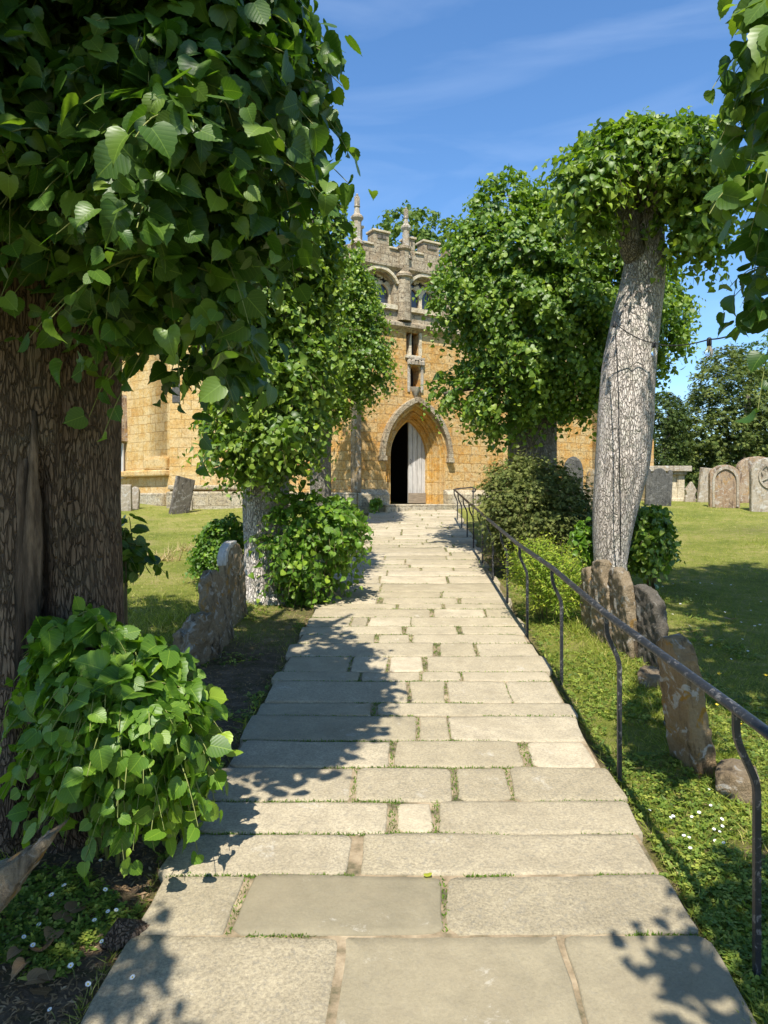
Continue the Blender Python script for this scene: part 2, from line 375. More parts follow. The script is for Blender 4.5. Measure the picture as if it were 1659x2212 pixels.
def mat_iron():
    m, t, p, out = newmat('worn_black_painted_iron'); n = N(t); c = n.coord()
    k = n.ramp(n.noise(c, 34, 6, .75, .8), [(.55, 0.), (.62, 1.)])
    n.l(n.mix(n.math('MULTIPLY', k, .7), (.016,.018,.022), (.20,.19,.18)), p.inputs['Base Color'])
    p.inputs['Roughness'].default_value = .45; p.inputs['Specular IOR Level'].default_value = .45
    n.l(n.bump(n.noise(c, 50, 5), .35, .003), p.inputs['Normal']); return m
PAINT = mat_iron()
CABLE = mat_plain('black_rubber', (.015,.015,.015), .6)
def mat_doorwood():
    m, t, p, out = newmat('silvered_oak'); n = N(t)
    c = n.coord((14, 14, .8)); f = n.noise(c, 4, 8, .7); g = n.noise(n.coord(), 3, 6, .6)
    col = n.ramp(f, [(.3, (.20,.19,.17)), (.48, (.47,.45,.42)), (.7, (.62,.60,.57))])
    col = n.mix(.5, col, n.ramp(g, [(.3, .6), (.7, 1.1)]), 'MULTIPLY')
    n.l(col, p.inputs['Base Color']); p.inputs['Roughness'].default_value = .85; n.l(n.bump(f, .7, .01), p.inputs['Normal']); return m
OAK = mat_doorwood()
KICK = mat_simple('brown_kickboard_oak', [(.3, (.16,.125,.085)), (.7, (.33,.27,.20))], 6, stretch=(1, 8, 8))
INSIDE = mat_plain('dark_opening_shade', (.035,.03,.025), .95)  # near-black: unlit depth of doorway, niche and window painted into the colour
WGLASS = mat_plain('leaded_window_glass', (.035,.04,.05), .15, 0, .7, .3, 18)
LEAD = mat_plain('lead_roof', (.16,.16,.165), .6, .3)
WHITE = mat_plain('white_petals', (.80,.80,.78), .7, var=.1); YELL = mat_plain('yellow_florets', (.72,.52,.03), .6, var=.1)
WLICH = mat_stone('white_lichen_crust', (.62,.60,.55), (.72,.70,.66), (.30,.27,.22), lamt=.5)
def mat_bulb():
    m, t, p, out = newmat('clear_bulb_glass'); p.inputs['Base Color'].default_value = (.95,.95,.93,1); p.inputs['Roughness'].default_value = .03
    p.inputs['Transmission Weight'].default_value = .92; p.inputs['IOR'].default_value = 1.3; return m
BULB = mat_bulb()

# ------------------------------------------------------------------ foliage engine
def leaf_template(kind):
    if kind == 'near':
        ys = [0, -.07, -.03, .10, .16, .27, .33, .45, .51, .63, .68, .80, .86, 1.0]
        xs = [0, .19, .38, .46, .48, .52, .48, .49, .42, .39, .28, .20, .06, 0]
        my = [0, .0, .02, .08, .14, .24, .31, .42, .49, .61, .67, .79, .85, 1.0]
    elif kind == 'mid':
        ys = [0, -.06, .16, .42, .70, 1.05]; xs = [0, .30, .50, .45, .25, 0]; my = [0, .02, .16, .42, .70, 1.05]
    elif kind == 'low':
        ys = [0, .08, .5, 1.0]; xs = [0, .42, .42, 0]; my = [0, .08, .5, 1.0]
    if kind in ('near', 'mid', 'low'):
        V = []; n = len(ys)
        for i in range(n): V.append((0, my[i]))
        for i in range(n): V.append((xs[i], ys[i]))
        for i in range(n): V.append((-xs[i], ys[i]))
        Vz = [(x, y, .26 * abs(x) - .28 * max(y, 0) ** 2) for x, y in V]
        F = []
        for i in range(n - 1):
            for o, fl in ((n, False), (2 * n, True)):
                q = [(i, i + o, i + 1 + o), (i, i + 1 + o, i + 1)]
                for tri in q:
                    a, b, c_ = tri
                    if i == 0 and tri == q[0] and False: continue
                    F.append(tri[::-1] if not fl else tri)
        return np.array(Vz, float), np.array(F)
    if kind == 'yew':
        V = [(0, 0, 0)]; F = []
        for a, l in ((0, 1.0), (32, .72), (-32, .72), (60, .5), (-60, .5)):
            a = R(a); b0 = .12 * (abs(a) > 0) * 2.0
            base = (0, b0 if abs(a) > .1 else 0)
            tx, ty = base[0] + math.sin(a) * l, base[1] + math.cos(a) * l
            nx, ny = math.cos(a) * .085, -math.sin(a) * .085
            mxx, myy = base[0] + math.sin(a) * l * .5, base[1] + math.cos(a) * l * .5
            k = len(V); V += [(base[0], base[1], 0), (mxx + nx, myy + ny, .02), (tx, ty, -.12 * l), (mxx - nx, myy - ny, .02)]
            F += [(k, k + 1, k + 2), (k, k + 2, k + 3)]
        return np.array(V, float), np.array(F)
    if kind == 'blade':
        return np.array([(-.035, 0, 0), (.035, 0, 0), (.024, .5, .06), (-.024, .5, .06), (0, 1, .25)], float), np.array([(0,1,2),(0,2,3),(3,2,4)])
    if kind == 'lance':
        return np.array([(0, 0, 0), (.14, .35, .03), (.09, .7, 0), (0, 1, -.1), (-.09, .7, 0), (-.14, .35, .03)], float), np.array([(0,1,5),(1,2,4),(1,4,5),(2,3,4)])
    if kind == 'clover':
        V = [(0, 0, 0)]; F = []
        for k in range(3):
            a = 2.1 * k; c, s = math.cos(a), math.sin(a); b = len(V)
            for x, y in ((-.28, .35), (-.2, .62), (.2, .62), (.28, .35)): V.append((x * c - y * s, x * s + y * c, .05))
            F += [(0, b + 3, b), (b, b + 3, b + 2), (b, b + 2, b + 1)]
        return np.array(V, float), np.array(F)
TPL = {k: leaf_template(k) for k in ('near', 'mid', 'low', 'yew', 'blade', 'lance', 'clover')}
def norm(a): return a / np.maximum(np.linalg.norm(a, axis=-1, keepdims=True), 1e-9)
def leaves_mesh(name, pos, tip, nor, size, tone, kind, curl=1.0):
    V, F = TPL[kind]; n = len(pos)
    tip = norm(tip); nor = norm(nor - (nor * tip).sum(1, keepdims=True) * tip); side = np.cross(tip, nor)
    cz = rng.uniform(-.5, 2.3, n) * curl; sx = rng.uniform(.82, 1.12, n)
    W = (V[None, :, 0, None] * (side * sx[:, None])[:, None, :] + V[None, :, 1, None] * tip[:, None, :] + V[None, :, 2, None] * (nor * cz[:, None])[:, None, :])
    W = W * size[:, None, None] + pos[:, None, :]
    T = (F[None] + (np.arange(n) * len(V))[:, None, None]).reshape(-1, 3)
    luv = np.empty((n, len(V), 3)); luv[:, :, 0] = V[None, :, 0]; luv[:, :, 1] = V[None, :, 1]; luv[:, :, 2] = np.clip(tone, 0, 1)[:, None]
    return np_mesh(name, W.reshape(-1, 3), T, {'luv': luv.reshape(-1, 3)})
def sprays(orig, out, nl, size, length, droop=.5, upb=.25, tone0=.35, jit=.5, leafup=.55):
    """each origin grows a drooping shoot with nl leaves; returns leaf arrays and the shoot polylines"""
    n = len(orig)
    d = norm(out + rng.normal(size=(n, 3)) * jit + np.array([0, 0, upb]))
    Ls = length * rng.uniform(.5, 1.25, n); sh = rng.normal(0, .13, n) + tone0
    t = (np.arange(nl) + .6) / nl
    tt = t[None, :, None]; g = np.array([0, 0, -1.0])
    pts = orig[:, None, :] + d[:, None, :] * (tt * Ls[:, None, None]) + g * (droop * tt ** 2 * Ls[:, None, None])
    tan = norm(d[:, None, :] + g * (2 * droop * tt))
    sd = norm(np.cross(tan, np.array([0, 0, 1.0]) + rng.normal(0, .25, (n, 1, 3))))
    sg = np.where(np.arange(nl) % 2 == 0, 1., -1.)[None, :, None] * np.where(rng.random((n, 1, 1)) < .5, 1, -1)
    rn = rng.normal(size=(n, nl, 3))
    tip = norm(sd * sg * .8 + tan * .45 + g * .42 + rn * .42)
    nor = norm(np.array([0, 0, 1.0]) * leafup + out[:, None, :] * .6 + rng.normal(size=(n, nl, 3)) * .46)
    s = size * (1.1 - .5 * tt[..., 0]) * rng.uniform(.45, 1.2, (n, nl))
    pos = pts + sd * sg * (s * .2)[..., None]
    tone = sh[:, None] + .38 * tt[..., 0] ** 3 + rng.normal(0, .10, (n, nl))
    poly = np.concatenate([orig[:, None, :], pts], 1)
    return pos.reshape(-1, 3), tip.reshape(-1, 3), nor.reshape(-1, 3), s.ravel(), tone.ravel(), poly
def twig_mesh(name, polys, r0, r1, step=1):
    n, k, _ = polys.shape
    tan = norm(np.gradient(polys, axis=1)); a = norm(np.cross(tan, np.array([.3, .2, 1.0]))); b = np.cross(tan, a)
    rr = np.linspace(r0, r1, k)[None, :, None]
    ring = [polys + (a * math.cos(x) + b * math.sin(x)) * rr for x in (0, 2.09, 4.19)]
    V = np.stack(ring, 2).reshape(-1, 3)
    F = []
    base = np.arange(n)[:, None, None] * (k * 3); i = np.arange(k - 1)[None, :, None] * 3; j = np.arange(3)[None, None, :]; j2 = (j + 1) % 3
    T = np.stack([base + i + j, base + i + j2, base + i + 3 + j2, base + i + 3 + j], -1).reshape(-1, 4)
    return np_mesh(name, V, T)
def poly_sample(poly, n, Yc, T, Rpx, front=.62, back=.2, seed=0, cl=9.0, gap=.0, inset=0.0):
    """points in an inflated silhouette: a rounded volume of half depth T about distance Yc"""
    poly = np.array(poly, float); lo = poly.min(0); hi = poly.max(0)
    out = []; tot = 0
    a = poly; b = np.roll(poly, -1, 0)
    while tot < n:
        inset *= .985
        q = rng.uniform(lo, hi, (n * 2, 2))
        x, y = q[:, 0:1], q[:, 1:2]
        cond = ((a[:, 1] > y) != (b[:, 1] > y)) & (x < (b[:, 0] - a[:, 0]) * (y - a[:, 1]) / (b[:, 1] - a[:, 1] + 1e-9) + a[:, 0])
        q = q[cond.sum(1) % 2 == 1]
        e = (b - a)[None]; w_ = q[:, None] - a[None]; tpar = np.clip((w_ * e).sum(2) / ((e * e).sum(2) + 1e-9), 0, 1)
        dv = w_ - e * tpar[..., None]; dd = np.linalg.norm(dv, axis=2); k = dd.argmin(1); d = dd[np.arange(len(q)), k]; ov = -dv[np.arange(len(q)), k]
        m = min(Yc, 60) / FPX
        cn = sn(q[:, 0] * m * cl, q[:, 1] * m * cl, 0, seed) * .75 + .35 * sn(q[:, 0] * m * cl * 2.3, q[:, 1] * m * cl * 2.3, 0, seed + 1)          # clumps about half a metre across
        u = np.clip((d - inset * FPX / Yc * .8) / Rpx, 0.02, 1)
        th = T * np.sqrt(1 - (1 - u) ** 2) * (1 + .38 * cn)
        mode = rng.random(len(q)); f = np.where(mode < front, -rng.uniform(.78, 1.0, len(q)), np.where(mode < front + back, rng.uniform(.8, 1.0, len(q)), rng.uniform(-.8, .8, len(q))))
        keep = ((cn > -1 + gap) | (mode > front)) & (d > inset * FPX / Yc)
        Y = Yc + f * th
        # push the outline about so the edge is uneven
        nrm = np.stack([norm(ov)[:, 0] * (1 - u), f * (u * .9 + .15), -norm(ov)[:, 1] * (1 - u)], 1)
        pts = np.stack([(q[:, 0] - CX) / FPX * Y, Y, EYE + (HOR - q[:, 1]) / FPX * Y], 1)
        # undo the perspective drift in depth so the volume stays upright
        out.append(np.concatenate([pts, norm(nrm)], 1)[keep]); tot += keep.sum()
    o = np.concatenate(out)[:n]
    return o[:, :3], o[:, 3:]
def ell_sample(c, r, n, shell=.55):
    d = norm(rng.normal(size=(n, 3))); q = rng.uniform(shell, 1.0, n) ** .6
    k = sn(d[:, 0] * 4, d[:, 1] * 4, d[:, 2] * 4, int(abs(c[0]) * 10) + 5)
    return np.array(c) + d * np.array(r) * (q * (1 + .13 * k))[:, None], d
def foliage(name, pts, out, mat, parent, nl=6, size=.1, length=.3, kind='mid', twigs=True, **kw):
    pos, tip, nor, s, tone, poly = sprays(pts, out, nl, size, length, **kw)
    me = leaves_mesh(name, pos, tip, nor, s, tone, kind)
    o = link(name, me, mat, parent, (0, 0, 0))
    if twigs:
        k = poly[:: (1 if twigs is True else twigs)]
        tag(link('twigs', twig_mesh('twigs', k, size * .035, size * .015), TWIG if kind != 'near' else SHOOT, parent, (0, 0, 0)), kind='stuff')
    return o
def trunk_mesh(name, stations, seg=40, rough=.06, seed=0, cleft=None, sub=10):
    """stations: (centre, radius); resampled and furrowed"""
    C = [Vector(c) for c, r in stations]; Rr = [r for c, r in stations]
    pts = []; rs = []
    for i in range(len(C) - 1):
        p0 = C[max(i - 1, 0)]; p1 = C[i]; p2 = C[i + 1]; p3 = C[min(i + 2, len(C) - 1)]
        for k in range(sub):
            t = k / sub
            pts.append(.5 * ((2 * p1) + (-p0 + p2) * t + (2 * p0 - 5 * p1 + 4 * p2 - p3) * t * t + (-p0 + 3 * p1 - 3 * p2 + p3) * t ** 3))
            rs.append(Rr[i] * (1 - t) + Rr[i + 1] * t)
    pts.append(C[-1]); rs.append(Rr[-1])
    V = []; F = []
    for i, p in enumerate(pts):
        t = (pts[min(i + 1, len(pts) - 1)] - pts[max(i - 1, 0)]).normalized()
        a = t.cross(Vector((0, 1, 0))).normalized(); b = a.cross(t)
        for k in range(seg):
            an = 2 * math.pi * k / seg
            r = rs[i] * (1 + rough * float(sn(math.cos(an) * 2.6, math.sin(an) * 2.6, p.z * .8, seed)) + rough * .35 * float(sn(math.cos(an) * 9, math.sin(an) * 9, p.z * 3, seed + 1)))
            if cleft:
                for (ca, wd, z0, z1, dp) in cleft:
                    da = (an - ca + math.pi) % (2 * math.pi) - math.pi
                    zz = (p.z - z0) / (z1 - z0)
                    if 0 < zz < 1: r *= 1 - dp * math.exp(-(da / wd) ** 2) * math.sin(math.pi * zz) ** .5
            V.append(p + (a * math.cos(an) + b * math.sin(an)) * r)
    for i in range(len(pts) - 1):
        for k in range(seg):
            F.append((i * seg + k, i * seg + (k + 1) % seg, (i + 1) * seg + (k + 1) % seg, (i + 1) * seg + k))
    me = bpy.data.meshes.new(name); me.from_pydata([tuple(v) for v in V], [], F); me.update()
    return me

# ------------------------------------------------------------------ ground
def spaced(lo, hi, fine0, fine1, fs, cs):
    a = list(np.arange(fine0, fine1, fs)); s = fs; x = fine0
    left = []
    while x > lo: s = min(s * 1.25, cs); x -= s; left.append(x)
    s = fs; x = a[-1]; right = []
    while x < hi: s = min(s * 1.25, cs); x += s; right.append(x)
    return np.array(left[::-1] + a + right)
gx = spaced(-300, 300, -3.0, 3.6, .06, 40); gy = spaced(-40, 600, .8, 8.5, .06, 40)
GX, GY = np.meshgrid(gx, gy); GZ = gz(GX, GY)
nx, ny = len(gx), len(gy)
idx = np.arange(nx * ny).reshape(ny, nx)
T = np.stack([idx[:-1, :-1], idx[:-1, 1:], idx[1:, 1:], idx[1:, :-1]], -1).reshape(-1, 4)
def soil(x, y):
    d = x - pathc(y)
    left = np.clip((-d - HALF) / .05, 0, 1) * np.clip((1.9 + d) / .5, 0, 1) * np.clip((6.2 - y) / 1.0, 0, 1)
    left2 = np.clip((-d - HALF) / .05, 0, 1) * np.clip((1.5 + d) / .4, 0, 1) * np.clip((15.5 - y), 0, 1) * .6
    bank = np.exp(-((d - HALF - .02) / .05) ** 2) * .8 + np.exp(-((-d - HALF - .02) / .06) ** 2) * .7
    b2 = np.exp(-(((x - 1.5) / .35) ** 2 + ((y - 2.9) / .5) ** 2)) * .6
    tr = np.exp(-(((x - 1.5) / .6) ** 2 + ((y - 9.3) / 1.6) ** 2)) * .9
    worn = np.exp(-(((x - 6.6) / 1.3) ** 2 + ((y - 11.5) / .5) ** 2)) * .5
    return np.clip(np.maximum.reduce([left, left2, bank, b2, tr, worn]), 0, 1)
SO = np.zeros((nx * ny, 3)); SO[:, 0] = soil(GX, GY).ravel()
gme = np_mesh('ground', np.stack([GX, GY, GZ], -1).reshape(-1, 3), T, {'soil': SO})
tag(link('ground', gme, GROUND, None, smooth=True), kind='structure')

# ------------------------------------------------------------------ path
def yy(py): return FPX * EYE / (py - 939.0)
rows = [  # (near y px, far y px, joints as (x px at mid row, gap m), tones)
 (2330, 2018, [(722, .02), (1248, .02)], [(.62, 1), (.28, .35), (.3, .4)]),
 (2018, 1890, [(515, .035), (961, .03)], [(.55, 1), (.12, .25), (.5, 1)]),
 (1890, 1800, [(769, .075)], [(.78, 1), (.66, 1)]),
 (1800, 1730, [(849, .06), (942, .05)], [(.8, .9), (.85, .6), (.66, .9)]),
 (1730, 1657, [(766, .03), (983, .045), (1103, .04)], [(.72, .9), (.66, 1), (.6, 1), (.58, 1)]),
 (1657, 1600, [(847, .03), (1135, .09)], [(.78, .9), (.6, .8), (.88, .7)]),
 (1600, 1546, [(902, .03), (971, .025)], [(.5, .7), (.55, .8), (.82, .8)]),
 (1546, 1518, [(809, .06)], [(.5, .6), (.68, .8)]),
 (1518, 1471, [(883, .035), (964, .03), (1098, .01)], [(.68, .9), (.58, .7), (.72, .9), (.76, .9)]),
 (1471, 1451, [(779, .03), (909, .03), (997, .03)], [(.55, .7), (.7, .7), (.72, .7), (.75, .7)]),
 (1451, 1418, [(757, .02), (838, .03), (917, .06)], [(.5, .6), (.8, .6), (.92, .5), (.7, .8)]),
 (1418, 1389, [(944, .08), (1027, .05)], [(.66, .8), (.6, .7), (.72, .8)]),
 (1389, 1370, [(814, .06), (888, .05)], [(.55, .7), (.7, .7), (.74, .7)]),
 (1370, 1353, [(872, .07), (992, .08)], [(.7, .7), (.74, .7), (.7, .7)]),
 (1353, 1333, [(758, .02), (795, .02), (888, .02)], [(.65, .7), (.55, .9), (.85, .6), (.7, .7)]),
 (1333, 1315, [(932, .05), (1050, .03)], [(.66, .8), (.9, .7), (.6, .7)]),
 (1315, 1304, [(858, .05), (957, .05)], [(.66, .7), (.72, .7), (.7, .7)]),
 (1304, 1291, [(821, .1), (992, .06)], [(.88, .6), (.68, .7), (.7, .7)]),
]
ROWS = []
for yn, yf, js, tn in rows:
    Y0, Y1 = yy(yn), yy(yf); ym = .5 * (Y0 + Y1)
    ROWS.append((Y0, Y1, [((x - CX) / FPX * ym - pathc(ym), g * .62) for x, g in js], tn))
y = ROWS[-1][1]; rr = random.Random(4)
while y < 15.0:
    h = rr.uniform(.2, .42); k = rr.choice([2, 2, 3, 3, 4])
    cuts = sorted(rr.uniform(-.62, .62) for _ in range(k - 1))
    cuts = [c for i, c in enumerate(cuts) if i == 0 or c - cuts[i - 1] > .2]
    ROWS.append((y, min(y + h, 15.25), [(c, rr.uniform(.012, .032)) for c in cuts], [(rr.uniform(.5, .92), rr.uniform(.5, .9)) for _ in range(len(cuts) + 1)]))
    y += h
V = []; F = []; TO = []; MI = []
moss_pts = []
def wob(a, b, seed): return .006 * float(sn(a * 9, b * 9, 0, seed)) + .004 * float(sn(a * 31, b * 31, 0, seed + 1))
for ri, (Y0, Y1, js, tn) in enumerate(ROWS):
    gapy = .010 if ri < 1 else (.009 if ri % 3 else .014)
    L0 = -HALF + .03 * math.sin(ri * 2.7); R0 = HALF + .03 * math.sin(ri * 1.9 + 1)
    xs = [(L0, 0)] + js + [(R0, 0)]
    for i in range(len(xs) - 1):
        x0 = xs[i][0] + xs[i][1] / 2; x1 = xs[i + 1][0] - xs[i + 1][1] / 2
        ya, yb = Y0 + gapy / 2, Y1 - gapy / 2
        if x1 - x0 < .05: continue
        # rounded, slightly wavy outline
        rc = min(.03, (yb - ya) * .2) if rr.random() < .7 else .012
        pts = []
        sk = [rr.uniform(-.008, .008) for _ in range(4)]
        def edge(p, q, n):
            for k in range(n):
                t = k / n; pts.append((p[0] + (q[0] - p[0]) * t, p[1] + (q[1] - p[1]) * t))
        nn = max(3, int((x1 - x0) / .06)); mm = max(2, int((yb - ya) / .06))
        if Y0 > 7: nn, mm = max(2, nn // 3), 2
        edge((x0 + rc, ya + sk[0]), (x1 - rc, ya + sk[1]), nn); pts.append((x1 - rc, ya + sk[1]))
        pts.append((x1 - rc * .3, ya + rc * .3 + sk[1]))
        edge((x1 + sk[1], ya + rc), (x1 + sk[2], yb - rc), mm); pts.append((x1 + sk[2], yb - rc)); pts.append((x1 - rc * .3, yb - rc * .3))
        edge((x1 - rc, yb + sk[2]), (x0 + rc, yb + sk[3]), nn); pts.append((x0 + rc, yb + sk[3])); pts.append((x0 + rc * .3, yb - rc * .3))
        edge((x0 + sk[3], yb - rc), (x0 + sk[0], ya + rc), mm); pts.append((x0 + sk[0], ya + rc))
        wv = [(p[0] + wob(p[0], p[1], 5), p[1] + wob(p[1], p[0], 6)) for p in pts]
        cxm = sum(p[0] for p in wv) / len(wv); cym = sum(p[1] for p in wv) / len(wv)
        tilt = rr.uniform(-.006, .006); tz = rr.uniform(-.003, .003)
        b = len(V); n = len(wv)
        def zt(x, yv, dz): return SLOPE * yv + dz + tilt * (x - cxm) / .5 + tz
        RG = [(0, -.04), (0, -.005), (.007, 0.)] + [(f_, 0.) for f_ in ((.2, .4, .6, .8) if Y0 < 7 else (.5,))]
        for li_, (s_, dz) in enumerate(RG):
            for px_, py_ in wv:
                dx, dy = cxm - px_, cym - py_; l = math.hypot(dx, dy)
                f_ = 0 if li_ < 2 else (s_ / l if li_ == 2 else s_)
                px2, py2 = px_ + dx * f_, py_ + dy * f_
                und = .0022 * float(sn(px2 * 5, py2 * 5, 0, 61)) + .0009 * float(sn(px2 * 19, py2 * 19, 0, 62))
                V.append((px2 + pathc(py2), py2, zt(px2, py2, dz + und)))
        nl_ = len(RG)
        for r_i in range(nl_ - 1):
            for k in range(n):
                k2 = (k + 1) % n; o1 = b + r_i * n; o2 = o1 + n
                F += [(o1 + k, o1 + k2, o2 + k2), (o1 + k, o2 + k2, o2 + k)]
        c = len(V); V.append((cxm + pathc(cym), cym, zt(cxm, cym, .0022 * float(sn(cxm * 5, cym * 5, 0, 61)))))
        for k in range(n): F.append((b + (nl_ - 1) * n + k, b + (nl_ - 1) * n + (k + 1) % n, c))
        TO += [(tn[i][0], tn[i][1], 0)] * (len(V) - b)
        MI += [0] * (len(F) - len(MI))
        # moss along joints
        if i > 0: moss_pts.append(('v', xs[i][0], Y0, Y1, xs[i][1]))
    moss_pts.append(('h', L0, R0, Y1, gapy))
b = len(V)
for yv in np.linspace(.4, 15.25, 40):
    for xv in (-HALF + .01, HALF - .01): V.append((xv + pathc(yv), yv, SLOPE * yv - .007)); TO.append((0, 0, 0))
for k in range(39): F += [(b + 2 * k, b + 2 * k + 1, b + 2 * k + 3), (b + 2 * k, b + 2 * k + 3, b + 2 * k + 2)]
MI += [1] * (len(F) - len(MI))
pme = np_mesh('path', np.array(V), np.array(F), {'tone': np.array(TO)}, MI)
tag(link('path', pme, [SLAB, MORTAR], smooth=True), kind='structure')

# moss and weeds in the joints, one mass nobody could count
mp_, rm = [], np.random.default_rng(3)
for j in moss_pts:
    if j[0] == 'v':
        _, x, y0, y1, g = j
        if rm.random() < .35 and y0 < 3.0: continue
        n = int(1100 * (y1 - y0) / .3 * .12 * max(.5, g / .03) / max(1., (y0 / 3.) ** 1.2))
        q = np.stack([x + rm.uniform(-.5, .5, n) * g, rm.uniform(y0, y1, n)], 1)
    else:
        _, x0, x1, y0, g = j
        n = int(1500 / max(1., (y0 / 3.) ** 1.3)); q = np.stack([rm.uniform(x0, x1, n), y0 + rm.normal(0, .45, n) * g], 1)
        q = q[sn(q[:, 0] * 5.5, q[:, 1] * 5, 0, int(y0 * 10)) > (-.25 if y0 > 2.4 else .7)]
    mp_.append(q)
q = np.concatenate(mp_); q3 = np.stack([q[:, 0] + pathc(q[:, 1]), q[:, 1], SLOPE * q[:, 1] - .008], 1)
n = len(q3); tip = rm.normal(size=(n, 3)); tip[:, 2] = np.abs(tip[:, 2]) + .3
me = leaves_mesh('moss', q3, tip, rm.normal(size=(n, 3)) + [0, 0, 1.], rm.uniform(.007, .017, n) * (1 + .04 * q3[:, 1]), rm.normal(.4, .15, n), 'lance')
MOSS = mat_leaf('joint_moss', (.05,.11,.015), (.13,.22,.025), (.24,.32,.05), .3, False, .7, .15)
tag(link('moss', me, MOSS), 'green moss and weeds growing in the joints between the paving slabs', 'moss', kind='stuff')

# ------------------------------------------------------------------ church
TH = R(30.6); C_, S_ = math.cos(TH), math.sin(TH)
FY = 15.35; FX = (873 - CX) / FPX * FY
def fu(px, v=0.0):
    a = (px - CX) / FPX
    return (a * (FY + v * C_) - FX + v * S_) / (C_ - a * S_)
def fz(px, py, v=0.0):
    u = fu(px, v); Y = FY + u * S_ + v * C_
    return EYE + (HOR - py) / FPX * Y
BASEZ = 1.30
church = empty('church', (FX, FY, BASEZ), 'honey coloured stone church with battlemented porch and arched doorway at the end of the path', 'church')
FO = Vector((FX, FY, 0))
def part(mb, name, mat, parent=None, bevel=0, smooth=False, o=FO, rot=TH):
    return mb.build(name, mat, parent or church, o, rot, smooth, bevel)
def sub(mb, name, mat, parent, bevel=0, smooth=False):
    ob = mb.build(name, mat, None, None, 0, smooth, bevel); ob.parent = parent; ob.location = (0, 0, 0); return ob
def arch(u0, u1, zb, zs, za, n=14, four=False):
    """open loop up the left jamb, over the pointed head and down the right jamb"""
    um = .5 * (u0 + u1); h = za - zs; w_ = (u1 - u0) / 2
    pl = []
    for k in range(n + 1):
        t = k / n
        if four:
            x = math.sin(t * math.pi / 2) ** 1.0; zz = (1 - (1 - t) ** 2.2) * .86 + .14 * t
            x = 1 - (1 - t) ** 1.0 * 1.0 if False else t ** 1.5 * .55 + t * .45
        else:
            Rr = (w_ * w_ + h * h) / (2 * w_); am = math.asin(min(1, h / Rr)) if h < Rr else math.pi / 2
            an = am * t; x = (Rr - Rr * math.cos(an)) / w_; zz = Rr * math.sin(an) / h
        pl.append((u0 + x * w_, zs + zz * h))
    pr = [(2 * um - x, z) for x, z in pl[::-1][1:]]
    return [(u0, zb)] + pl + pr + [(u1, zb)]
ZS = fz(873, 703)            # string course
ZP = fz(857, 577)            # parapet string
ZE = fz(861, 541); ZM = fz(840, 506)
UL, UR = fu(773), fu(1300)
# doorway loops
do = arch(fu(833), fu(962), BASEZ, fz(833, 985), fz(885, 874))
di_u0, di_u1 = fu(843.6, .42), fu(923, .42)
di = arch(di_u0, di_u1, BASEZ, fz(843, 985, .42), fz(884, 909, .42))
# two light window and niche
w2 = (fu(877.5), fu(906), fz(890, 768), fz(890, 717)); ni = (fu(886.5), fu(907), fz(895, 836), fz(895, 789))
w2loop = [(w2[0], w2[2]), (w2[1], w2[2]), (w2[1], w2[3]), (w2[0], w2[3])]
niloop = arch(ni[0], ni[1], ni[2], ni[3] - .12, ni[3], 5)
DC = do[::-1]
mb = MB()
outer = [(UL, BASEZ)] + do + [(UR, BASEZ), (UR, ZS), (UL, ZS)]
mb.holed(outer, [w2loop, niloop], 0, .3)
part(mb, 'porch_wall', IRON)
# upper stage with two traceried windows
zt = fz(818, 585)
sill = fz(846, 660); spr = fz(818, 608)
wa = (fu(786), fu(851)); ww = wa[1] - wa[0]; wb0 = fu(885.5); wb = (wb0, wb0 + ww)
wc = (wb[1] + .42, wb[1] + .42 + ww)
def wloop(r, e=0.0): return arch(r[0] - e, r[1] + e, sill - e * .3, spr, zt + e, 10, True)
mb = MB(); mb.holed([(UL, ZS), (UR, ZS), (UR, ZP), (UL, ZP)], [wloop(wa), wloop(wb), wloop(wc)], 0, .28)
part(mb, 'upper_wall', GREY)
for wi, r in enumerate((wa, wb, wc)):
    um = .5 * (r[0] + r[1]); q = ww / 2
    mb = MB(); lp = wloop(r, .01)
    holes = []
    for s in (-1, 1):      # two lights with pointed heads
        c = um + s * q * .5; holes.append(arch(c - q * .40, c + q * .40, sill + .05, spr - .20, spr + .02, 6))
        holes.append([(um + s * q * .55 + math.cos(a) * .085 * (1 + .35 * math.cos(4 * a)), spr + .10 + math.sin(a) * .05 * (1 + .35 * math.cos(4 * a))) for a in np.linspace(0, 2 * math.pi, 20, endpoint=False)])
    holes.append([(um + math.cos(a) * .10 * (1 + .4 * math.cos(4 * a)), zt - .09 + math.sin(a) * .05 * (1 + .4 * math.cos(4 * a))) for a in np.linspace(0, 2 * math.pi, 24, endpoint=False)])
    mb.holed(lp, holes, .14, .22)
    win = part(mb, 'window', LIME)
    mb = MB(); mb.prism(lp, .20, .215); sub(mb, 'pane', WGLASS, win)
    mb = MB(); mb.prism([(r[0] - .06, sill - .09), (r[1] + .06, sill - .09), (r[1] + .06, sill + .01), (r[0] - .06, sill + .01)], -.07, .13); sub(mb, 'sill', LIME, win, .01)
    a = wloop(r, .035)[1:-1]; b_ = wloop(r, .10)[1:-1]; mb = MB(); mb.prism(a + b_[::-1], -.075, .02); sub(mb, 'hood_mould', LIME, win)
